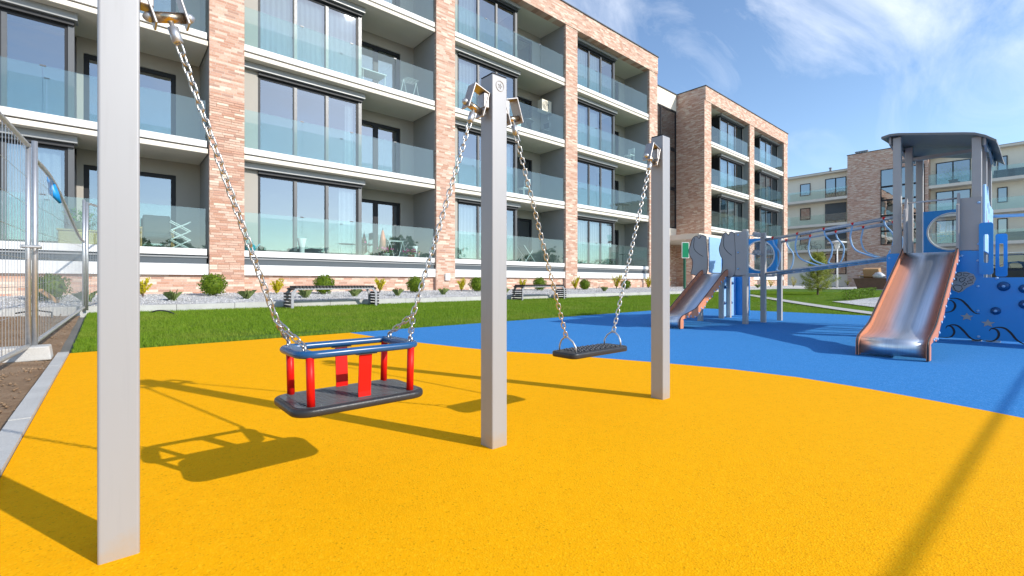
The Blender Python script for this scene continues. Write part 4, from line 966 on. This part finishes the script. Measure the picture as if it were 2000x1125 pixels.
cloud(4.26, .30, z2+.0, .70, False); cloud(3.70, .24, z2-.02, .74, False)
M().box(8.125, 8.148, 3.26, 3.46, z2-.03, z2+.71).build('front_board', 'hpgrey', PY)
for z in (z2+.08, z2+.36, z2+.66): bolt((8.12, 3.40, z))
M().box(9.15, 9.85, 4.17, 4.19, .03, z2+.1).build('climbing_board', 'hplight', PY); M().box(9.86, 9.88, 3.9, 4.2, .03, z2+.1).build('blue_board', 'hpblue', PY)
for a, b in ((9.3, .3), (9.6, .3), (9.35, .62), (9.65, .7)):
    mm = Matrix.Rotation(R(90), 4, 'X'); mm.translation = Vector((a, 4.169, b)); inst('climbing_knob', M().lathe([(.035, 0), (.03, .03), (.01, .04)], (0, 0, 0), 10).data('climbing_knob', 'swblue', True), PY, mat4=mm)
for z in (z2+.66, z2+.34):
    M().tube([(8.20, 3.31, z), (8.79, 3.24, z)], .008, 6).build('peg_rod', 'galv', PY)
    for q in (.55, .78): M().tube([(8.2+.59*(q-.08), 3.28, z), (8.2+.59*q, 3.28, z+.03), (8.2+.59*(q+.08), 3.28, z)], [.02, .05, .02], 8).build('peg_bead', 'hpgrey', PY, True)
# --- sloping bridge between the towers
for u_, nm in ((8.79, 0), (9.46, 1)):
    a, b = Vector((u_, 3.22, z2+.60)), Vector((u_, VL+.04, zp+.60)); dir_ = (b-a)
    M().tube([a, b], .026, 10).build('bridge_rail', 'galv', PY, True)
    a2, b2 = Vector((u_, 3.22, z2-.0)), Vector((u_, VL+.04, zp+.02))
    M().tube([a2, b2], .023, 10).build('bridge_beam', 'galv', PY, True)
    for k in range(5):
        t = (k+.35)/5.0; p0 = a+dir_*t; p3 = a2+(b2-a2)*(t+(.10 if k % 2 else .0)); sgn = 1 if k % 2 else -1
        q = [p0+Vector((0, 0, .0)), p0+Vector((0, .02*sgn, -.10)), p0.lerp(p3, .42)+Vector((0, .11*sgn, 0)), p0.lerp(p3, .72)+Vector((0, .10*sgn, 0)), p3+Vector((0, -.06, .05)), p3+Vector((0, -.14, .025))]
        M().tube(spline(q, 5), .012, 8).build('bridge_bar', 'hplight', PY, True)
        M().lathe([(.028, -.01), (.029, .0), (.027, .022), (.014, .032)], p0, 10).build('bar_cap', 'red', PY, True)
for k in range(14):
    t = (k+.5)/14; c = Vector((9.125, 3.22, z2-.0)).lerp(Vector((9.125, VL+.04, zp+.02)), t)
    M().box(8.82, 9.43, c.y-.055, c.y+.055, c.z-.0, c.z+.02).build('bridge_tread', 'hpgrey', PY)
# ------------------------------------------------------------------ benches
def bench(u0, u1, v0, v1, label):
    z = zl((u0+u1)/2, v0); T = thing('bench', label, 'bench', ((u0+u1)/2, (v0+v1)/2, z), 'slatted garden benches'); Hb = .45
    for v in (v0, v1-.03):
        fr = M(); path = [(u0, 0), (u0+.055, 0), (u0+.055, Hb-.14), (u0+.13, Hb-.04), (u1-.13, Hb-.04), (u1-.055, Hb-.14), (u1-.055, 0), (u1, 0), (u1, Hb-.10), (u1-.10, Hb-.0), (u0+.10, Hb-.0), (u0, Hb-.10)]
        fr.prism([(a, b+z-.03 if b == 0 else b+z) for a, b in path], (0, v+.03, 0), (1, 0, 0), (0, 0, 1), .03).build('frame', 'benchsteel', T)
    n = 25
    sl = M().box(-.025, .025, v0-.03, v1+.03, 0, .045).data('slat', 'slat'); 
    for k in range(n): inst('slat', sl, T, mat4=Matrix.Translation((u0+.12+(u1-u0-.24)*k/(n-1), 0, z+Hb+.001)))
    es = M().box(-.035, -.001, v0-.02, v1+.02, -.022, .022).data('slat', 'slat')
    es2 = M().box(.001, .035, v0-.02, v1+.02, -.022, .022).data('slat', 'slat')
    for k in range(5):
        inst('slat', es, T, mat4=Matrix.Translation((u0, 0, z+.05+.068*k))); inst('slat', es2, T, mat4=Matrix.Translation((u1, 0, z+.05+.068*k)))
    for q, s in ((u0+.05, 1), (u1-.05, -1)):
        mm = M().box(-.02, .02, v0-.02, v1+.02, -.018, .018).data('slat', 'slat'); inst('slat', mm, T, mat4=Matrix.Translation((q, 0, z+Hb-.022)) @ Matrix.Rotation(R(45*s), 4, 'Y'))
bench(2.97, 4.95, 10.68, 11.10, 'grey slatted bench at the lawn edge seen above the toddler swing')
bench(9.75, 11.75, 10.68, 11.10, 'grey slatted bench at the lawn edge right of the middle swing post')
# ------------------------------------------------------------------ planting along the facade
def shrub(px, py, dpx, mat, label, name='boxwood_ball', v=13.3, n=900, leaf=.045, egg=1.0, spiky=False, cat='shrub', group='clipped shrubs in the gravel bed'):
    p = at_v(px, py, v); d = p.x*math.cos(TH)+p.y*math.sin(TH); r = dpx*d/FPX/2; z0 = zg(v)
    T = thing(name, label, cat, (p.x, v, z0), group)
    M().tube([(p.x, v, z0-.05), (p.x+.01, v, z0+r*.9)], [.02, .012], 6).build('stem', 'bark', T)
    if not spiky:
        g = RNG.normal(size=(n, 3)); g /= np.linalg.norm(g, axis=1)[:, None]
        lump = 1+.08*np.sin(g[:, 0]*5+px)*np.sin(g[:, 1]*6+1)+.06*np.sin(g[:, 2]*9+px)
        P = g*(r*lump*RNG.uniform(.80, 1.03, n))[:, None]; P[:, 2] *= .92*egg; P[:, 2] += r*.92*egg
        V, Fa = leaves(P, leaf, .4, .6); np_mesh('foliage', V, Fa, mat, T)
        core = M().lathe([(r*.05, r*.12), (r*.55, r*.28), (r*.80, r*.9*egg), (r*.55, r*1.48*egg), (r*.05, r*1.72*egg)], (p.x, v, z0), 12); core.build('inner_twigs', mat, T, True)
    else:
        sh = 14; A = RNG.uniform(0, 2*PI, sh); tip = np.stack([np.cos(A)*r*RNG.uniform(.4, 1, sh), np.sin(A)*r*RNG.uniform(.4, 1, sh), r*2*egg*RNG.uniform(.6, 1.05, sh)], 1)
        k = RNG.integers(0, sh, n); t = RNG.uniform(.25, 1, n)[:, None]; P = tip[k]*t*np.concatenate([t**.5, t**.5, np.ones_like(t)], 1)+RNG.normal(0, r*.07, (n, 3))
        V, Fa = leaves(P, leaf, .9, .5); np_mesh('foliage', V, Fa, mat, T)
        for q in tip[:8]: M().tube([(p.x, v, z0), (p.x+q[0]*.5, v+q[1]*.5, z0+q[2]*.55), (p.x+q[0], v+q[1], z0+q[2])], [.008, .006, .003], 5).build('twig', 'bark', T)
for px, py, d, lb in [(98, 575, 58, 'wide clipped boxwood behind the construction fence'), (416, 570, 48, 'round clipped boxwood at the foot of the left brick column'), (633, 566, 41, 'round clipped boxwood directly behind the first bench'), (811, 560, 34, 'round clipped boxwood left of the column between the swings'), (932, 561, 32, 'round clipped boxwood half hidden by the middle swing post'), (1054, 556, 28, 'round clipped boxwood behind the second bench'), (1142, 557, 22, 'small round boxwood right of the third brick column'), (1222, 557, 20, 'small round boxwood behind the right chain of the flat swing')]:
    shrub(px, py, d, 'box', lb, v=13.5 if px != 98 else 13.0, n=1100)
for px, py, d, lb in [(279, 566, 30, 'yellow leaved shrub just right of the nearest swing post'), (540, 565, 26, 'yellow leaved shrub left of the first bench'), (742, 566, 26, 'yellow leaved shrub at the right end of the first bench'), (901, 565, 22, 'yellow leaved shrub left of the middle swing post'), (1020, 556, 20, 'yellow leaved shrub behind the left end of the second bench'), (1124, 557, 21, 'yellow leaved shrub at the foot of the third brick column'), (1204, 557, 27, 'yellow leaved shrub behind the flat swing chain'), (1266, 556, 20, 'yellow leaved shrub beside the right swing post'), (1303, 556, 18, 'yellow leaved shrub right of the right swing post')]:
    shrub(px, py, d, 'yleaf', lb, 'yellow_shrub', 13.7, 900, .055, 1.15, True, group='yellow shrubs in the gravel bed')
for px, py, d, lb in [(1455, 553, 17, 'yellow shrub seen left of the round window of the small tower'), (1505, 553, 16, 'small yellow shrub between the bridge posts'), (1550, 554, 20, 'yellow shrub left of the young pine'), (1655, 552, 15, 'yellow shrub left of the skip')]:
    shrub(px, py, d, 'yleaf', lb, 'yellow_shrub', 13.0, 260, .06, 1.0, True, group='yellow shrubs in the gravel bed')
def tuft(px, py, h, label, v=12.3):
    p = at_v(px, py, v); z0 = zg(v); n = 46; A = RNG.uniform(0, 2*PI, n); L = h*RNG.uniform(.5, 1.1, n); s = RNG.uniform(.15, .9, n)
    B0 = np.stack([p.x+RNG.normal(0, .03, n), v+RNG.normal(0, .03, n), np.full(n, z0)], 1)
    mid = B0+np.stack([np.cos(A)*L*s*.4, np.sin(A)*L*s*.4, L*.7], 1); tip = B0+np.stack([np.cos(A)*L*s, np.sin(A)*L*s, L*(1-.4*s)], 1)
    W = np.stack([-np.sin(A), np.cos(A), 0*A], 1)*.0045
    V = np.stack([B0-W, B0+W, mid+W*.8, tip, mid-W*.8], 1).reshape(-1, 3)
    o = np_mesh('grass_tuft', V, np.arange(5*n).reshape(n, 5), 'tuft'); tag(o, label, 'grass', 'ornamental grass tufts')
for px, lb in [(337, 'ornamental grass tuft right of the nearest swing post'), (482, 'ornamental grass tuft right of the left brick column'), (597, 'ornamental grass tuft under the left half of the first bench'), (692, 'ornamental grass tuft under the right half of the first bench'), (777, 'ornamental grass tuft right of the first bench'), (866, 'ornamental grass tuft at the foot of the second brick column'), (170, 'ornamental grass tuft behind the fence post'), (987, 'ornamental grass tuft right of the middle swing post'), (1180, 'ornamental grass tuft under the third window bay')]:
    tuft(px, 572, .27, lb)
for px, lb in [(1440, 'dry tuft right of the small slide'), (1480, 'dry tuft behind the small tower posts')]: tuft(px, 560, .3, lb, 12.6)
# row of young hedge plants right of the lawn
for k in range(9):
    p = at_g(1653+6.3*k, 588-.8*k); T = thing('hedge_plant', ['leftmost', 'second', 'third', 'fourth', 'fifth', 'sixth', 'seventh', 'eighth', 'rightmost'][k]+(' plant' if k not in (0, 8) else ' plant')+' from the left in the short green hedge row on the lawn', 'shrub', p, 'young hedge row')
    n = 170; P = np.stack([RNG.normal(0, .06, n), RNG.normal(0, .06, n), RNG.uniform(.04, .38, n)], 1); V, Fa = leaves(P, .055, .8); np_mesh('foliage', V, Fa, 'gleaf', T); M().tube([p, p+Vector((0, 0, .3))], .006, 5).build('stem', 'bark', T)
# young pine
p = at_g(1597, 576)
T = thing('pine_tree', 'young bushy pine on the lawn below the net bridge', 'tree', p); hp_ = 92*(p.x*math.cos(TH)+p.y*math.sin(TH))/FPX
M().tube([p, p+Vector((.03, 0, hp_*.5)), p+Vector((0, .02, hp_))], [.04, .028, .008], 8).build('trunk', 'bark', T)
PP = []
for k in range(54):
    t = k/54; z = hp_*(.10+.74*t); a = k*2.399; L = ((1-t)**.9*.36*random.uniform(.6, 1.1)+.05)*hp_*(.6+.4*sm(t/.2)); e = Vector((math.cos(a)*L, math.sin(a)*L, L*(.18+.8*t)))
    b = M().tube([p+Vector((0, 0, z)), p+Vector((e.x*.6, e.y*.6, z+e.z*.35)), p+Vector((e.x, e.y, z+e.z))], [.010, .008, .004], 5); b.build('branch', 'bark', T)
    for q in range(12):
        s = .35+.65*q/11; c = np.array([e.x*s, e.y*s, z+e.z*(s**1.4)]); PP.append(c+RNG.normal(0, .05, (15, 3)))
PP = np.concatenate(PP); V, Fa = leaves(PP, .13, .7, .10); np_mesh('crown', V, Fa, 'pine', T)
p = at_g(1768, 588); T = thing('garden_shrub', 'dark leafy shrub beside the edge of the big slide', 'shrub', p)
n = 420; P = RNG.normal(0, 1, (n, 3))*np.array([.16, .16, .15])+np.array([0, 0, .3]); P[:, 2] = np.maximum(P[:, 2], .02); V, Fa = leaves(P, .07, .4); np_mesh('foliage', V, Fa, 'gleaf', T); M().tube([p, p+Vector((0, 0, .35))], .012, 5).build('stem', 'bark', T)
# ------------------------------------------------------------------ construction fence
def fence_panel(a, b, za, zb, label, Hf=1.98, sagf=None, tilt=0):
    a, b = Vector(a), Vector(b); T = thing('construction_fence', label, 'fence', (a.x, a.y, za), 'construction fence panels')
    zt = lambda t: (za+Hf)*(1-t)+(zb+Hf)*t if not sagf else sagf(t)
    zb_ = lambda t: (za+.10)*(1-t)+(zb+.08)*t
    P = lambda t, z: (a.x+(b.x-a.x)*t, a.y+(b.y-a.y)*t, z)
    M().tube([P(0, za), P(0, za+Hf+.02)], .021, 10).build('upright_tube', 'galv', T, True); M().tube([P(1, zb), P(1, max(zt(1), zb+Hf*.98)+.02)], .021, 10).build('upright_tube', 'galv', T, True)
    n = 24
    M().tube([P(i/n, zt(i/n)) for i in range(n+1)], .021, 8).build('top_tube', 'galv', T, True); M().tube([P(i/n, zb_(i/n)) for i in range(n+1)], .021, 8).build('bottom_tube', 'galv', T, True)
    L = (b-a).length; nw = int(L/.10); m = M()
    for i in range(1, nw):
        t = i/nw; m.tube([P(t, zb_(t)), P(t, zt(t))], .0021, 4, cap=False)
    for z in [.3+.25*k for k in range(7)]:
        pts = [P(i/n, min(zb_(i/n)+z, zt(i/n))) for i in range(n+1)]; m.tube(pts, .0021, 4, cap=False)
    struct(m.build('wire_mesh', 'galv', T), 'stuff')
zf0 = .05; fa = Vector((-.70, 7.30)); 
def vec2(p): return (p[0], p[1], 0)
fence_panel((-.76, 2.65, 0), (-.565, 6.14, 0), .03, .05, 'galvanised mesh construction fence panel nearest the left picture edge', 1.93)
sg = lambda t: 1.88+.10*t-.55*sm((t-.10)/.9)
fence_panel((-.53, 6.24, 0), (-.335, 11.0, 0), .05, .20, 'construction fence panel with bent sagging top rail before the boxwood', 1.98, sg)
fence_panel((-.30, 11.12, 0), (.30, 14.0, 0), .22, .40, 'last construction fence panel running up to the building wall', 1.9)
c = Vector((-.66, 6.17, .02)); blk = M(); o2 = [(-.36, 0), (.255, 0), (.24, .13), (-.34, .13)]
q = blk.prism(o2, (c.x, c.y+.11, zl(c.x, c.y)-.005), (1, 0, 0), (0, 0, 1), .22).build('fence_foot_block', 'concrete', bevel=.012)
tag(q, 'pale concrete foot block under the construction fence', 'concrete block')
p = Vector((-.58, 6.18, 1.05)); tag(M().tube([p+Vector((-.03, -.06, 0)), p+Vector((.09, -.06, 0)), p+Vector((.09, .08, 0)), p+Vector((-.03, .08, 0))], .014, 6, True).build('fence_clamp', 'galv'), 'steel clamp joining two construction fence panels', 'clamp')
p = at_v(93, 376, 7.4); pts = [p+Vector((0, 0, .18)), p+Vector((.03, .05, .1)), p+Vector((.05, .0, .0)), p+Vector((.10, .05, -.10))]
tag(M().tube(pts, [.012, .035, .045, .015], 7).build('plastic_scrap', 'hpblue', smooth=True), 'scrap of blue plastic caught on the fence wire', 'plastic scrap')
a, b = at_v(78, 566, 12.4), at_v(113, 588, 12.2)
b.z = zg(12.2)+.03; tag(M().obox((a+b)/2, (b-a)/2, Vector((.02, .03, 0)), Vector((.01, 0, .02))).build('wooden_batten', 'card', bevel=.004), 'pale batten leaning on the boxwood behind the fence', 'batten')
p = at_v(100, 620, 10.5); tag(M().tube([at_v(30, 612, 11), at_v(70, 606, 10.9), at_v(101, 610, 10.8), at_v(101, 622, 10.7)], .012, 6).build('cable', 'rubberblk', smooth=True), 'black cable hanging by the fence above the soil', 'cable')
# irrigation hoses on the lawn
def hose(pts, label):
    P = []
    for x, y in pts: 
        q = at_v(x, y, 10.6); P.append(Vector((q.x, 10.6+.25*math.sin(x*.05), zl(q.x, 10.6)+.05)))
    P[0].z -= .08; P[-1].z -= .08; tag(M().tube([Vector(q) for q in spline([tuple(x) for x in P], 5)], .012, 6).build('hose', 'rubberblk', smooth=True), label, 'hose')
hose([(285, 612), (305, 607), (325, 607), (345, 612)], 'black hose lying on the lawn right of the nearest post')
hose([(1183, 580), (1195, 578), (1210, 579), (1222, 582)], 'black hose lying on the lawn behind the flat swing')
# ------------------------------------------------------------------ yard furniture
p = at_v(1337, 563, 12.6); p.z = zg(12.6); T = thing('green_sign', 'green signboard with white rim on a dark green post by the entrance', 'sign', p)
M().box(p.x-.05, p.x+.05, p.y-.05, p.y+.05, p.z-.1, p.z+2.55).build('sign_post', 'greenpost', T)
ex = Vector((RT.x, RT.y, 0)); m = M().prism(rounded(.40, .86, .04), p+Vector((0, -.02, 2.10))-FW*.07, ex, (0, 0, 1), .02).build('sign_board', 'white', T)
M().prism(rounded(.33, .79, .03), p+Vector((0, -.02, 2.10))-FW*.086, ex, (0, 0, 1), .012).build('sign_face', 'green', T)
p = Vector((41, at_u(1635, 500, 41).y, 0)); p.z = zl(p.x, p.y); T = thing('lamp_post', 'slender pale lamp post with a flat round head in the yard', 'lamp', p)
M().tube([p, p+Vector((0, 0, 2.9))], [.07, .05], 10).build('pole', 'edgewhite', T, True); M().lathe([(.05, 2.9), (.14, 3.0), (.22, 3.35), (.20, 3.36)], p, 16).build('lamp_glass', 'edgewhite', T, True); M().lathe([(.62, 3.38), (.60, 3.43), (.1, 3.55)], p, 20).build('lamp_shade', 'edgewhite', T, True)
p = Vector((35, at_u(1717, 500, 35).y, 0)); p.z = zl(p.x, p.y)
T = thing('rubbish_skip', 'rusty brown skip heaped with rubbish in the yard', 'skip', p)
M().prism([(-.95, 0), (.95, 0), (1.15, .62), (-1.15, .62)], p+Vector((.6, 0, .02)), (0, -1, 0), (0, 0, 1), 1.2).build('tub', 'rust', T)
M().box(p.x-.62, p.x+.62, p.y-1.18, p.y+1.18, p.z+.62, p.z+.68).build('rim', 'rust', T)
def blob(c, r, mat, name, label):
    n = 10; m = M(); pr = [(.05*r, -.5*r), (.8*r, -.3*r), (r*.95, .05*r), (r*.6, .45*r), (.05*r, .6*r)]; m.lathe(pr, c, n)
    m.v = [(x+random.uniform(-.15, .15)*r, y+random.uniform(-.15, .15)*r, z+random.uniform(-.12, .12)*r) for x, y, z in m.v]; tag(m.build(name, mat, smooth=True), label, 'rubbish', 'rubbish in the skip')
blob(p+Vector((-.3, -.05, .82)), .34, 'bag', 'rubbish_bag', 'white rubbish bag in the middle of the skip'); blob(p+Vector((-.2, -.75, .82)), .3, 'hpblue', 'rubbish_bag', 'blue rubbish bag at the right end of the skip'); blob(p+Vector((.1, .75, .76)), .28, 'bag', 'rubbish_bag', 'pale rubbish bag at the left end of the skip')
tag(M().obox(p+Vector((.1, .35, 1.0)), (.05, .4, .0), (.3, 0, .05), (0, .04, .28)).build('cardboard_box', 'card', bevel=.01), 'brown cardboard box standing upright in the skip', 'box')
tag(M().obox(p+Vector((-.2, .5, .80)), (0, .5, .06), (.25, 0, 0), (0, 0, .02)).build('cardboard_sheet', 'card'), 'flat brown cardboard sheet sticking out of the skip', 'cardboard')
# parked car, only its roof shows above the hull board
p = Vector((24.5, .3, 0)); p.z = zl(p.x, p.y); T = thing('parked_car', 'dark parked car behind the blue hull board at the right edge', 'car', p); cw_ = .88
def cs(pts, m_=None): return [(-a, b) for a, b in pts][::-1]
body = [(-2.15, .28), (2.1, .28), (2.18, .55), (2.1, .78), (1.1, .95), (-1.95, .98), (-2.2, .80), (-2.22, .45)]
M().prism(body, p+Vector((cw_, 0, 0)), (0, -1, 0), (0, 0, 1), 2*cw_).build('body', 'carpaint', T, bevel=.06, seg=3)
cab = [(-1.85, .97), (1.12, .94), (.40, 1.44), (-.1, 1.50), (-1.2, 1.47)]
M().prism(cab, p+Vector((.74, 0, 0)), (0, -1, 0), (0, 0, 1), 1.48).build('glasshouse', 'carglass', T, bevel=.05, seg=3)
M().prism([(.42, 1.441), (-.1, 1.501), (-1.2, 1.471), (-1.25, 1.44), (-.1, 1.465), (.4, 1.41)][::-1], p+Vector((-.73, 0, 0)), (0, 1, 0), (0, 0, 1), 1.46).build('roof', 'carpaint', T, bevel=.02)
for s in (-1, 1):
    M().tube([p+Vector((s*.66, -.35, 1.47)), p+Vector((s*.66, .1, 1.535)), p+Vector((s*.66, 1.1, 1.505))], .022, 6).build('roof_rail', 'edgewhite', T)
    for d in (-1.3, 1.32):
        c = p+Vector((s*.80, d, .32)); w = M().tube([c-Vector((.1, 0, 0)), c+Vector((.1, 0, 0))], .32, 18).build('wheel', 'tyre', T); M().tube([c-Vector((.105, 0, 0)), c+Vector((.105, 0, 0))], .2, 14).build('rim', 'mullion', w)
for s in (-1, 1): M().box(p.x+s*.55-.18, p.x+s*.55+.18, p.y-2.24, p.y-2.1, p.z+.60, p.z+.74).build('headlight', 'edgewhite', T)
# unseen crossbar frame added behind the camera to cast the soft lower right shadow
hb_ = 1.75; k = hb_/math.tan(SUN_EL); sh = Vector((SUN_H.x*k, SUN_H.y*k, 0))
q0, q1 = at_z(1745, 1125), at_z(1992, 742); sl = (q1.y-q0.y)/(q1.x-q0.x)
e0 = Vector((q0.x-8, q0.y-8*sl, 0))+sh; e1_ = Vector((q1.x+8, q1.y+8*sl, 0))+sh
T = thing('shadow_bar_frame', 'steel crossbar frame added unseen behind the photographer to cast a shadow line', 'frame', (e0+e1_)/2)
M().tube([e0+Vector((0, 0, hb_)), e1_+Vector((0, 0, hb_))], .010, 10).build('crossbar', 'galv', T, True)
for x in (e0, e1_): M().tube([x+Vector((0, 0, -.05)), x+Vector((0, 0, hb_))], .03, 10).build('upright', 'galv', T, True)

# belt of trees behind the photographer, met only as reflections in the windows
n = 26000; bu = RNG.uniform(-70, 110, n); top = 4.6+1.6*np.sin(bu*.21)+1.3*np.sin(bu*.57+1)+.8*np.sin(bu*1.3)
bz = top*RNG.power(1.4, n); bv_ = -38+RNG.normal(0, 1.6, n); P = np.stack([bu, bv_, bz], 1); V, Fa = leaves(P, .9, .2, .6)
o = struct(np_mesh('tree_belt', V, Fa, 'gleaf'), 'stuff'); o['label'] = 'far belt of leafy trees behind the photographer'
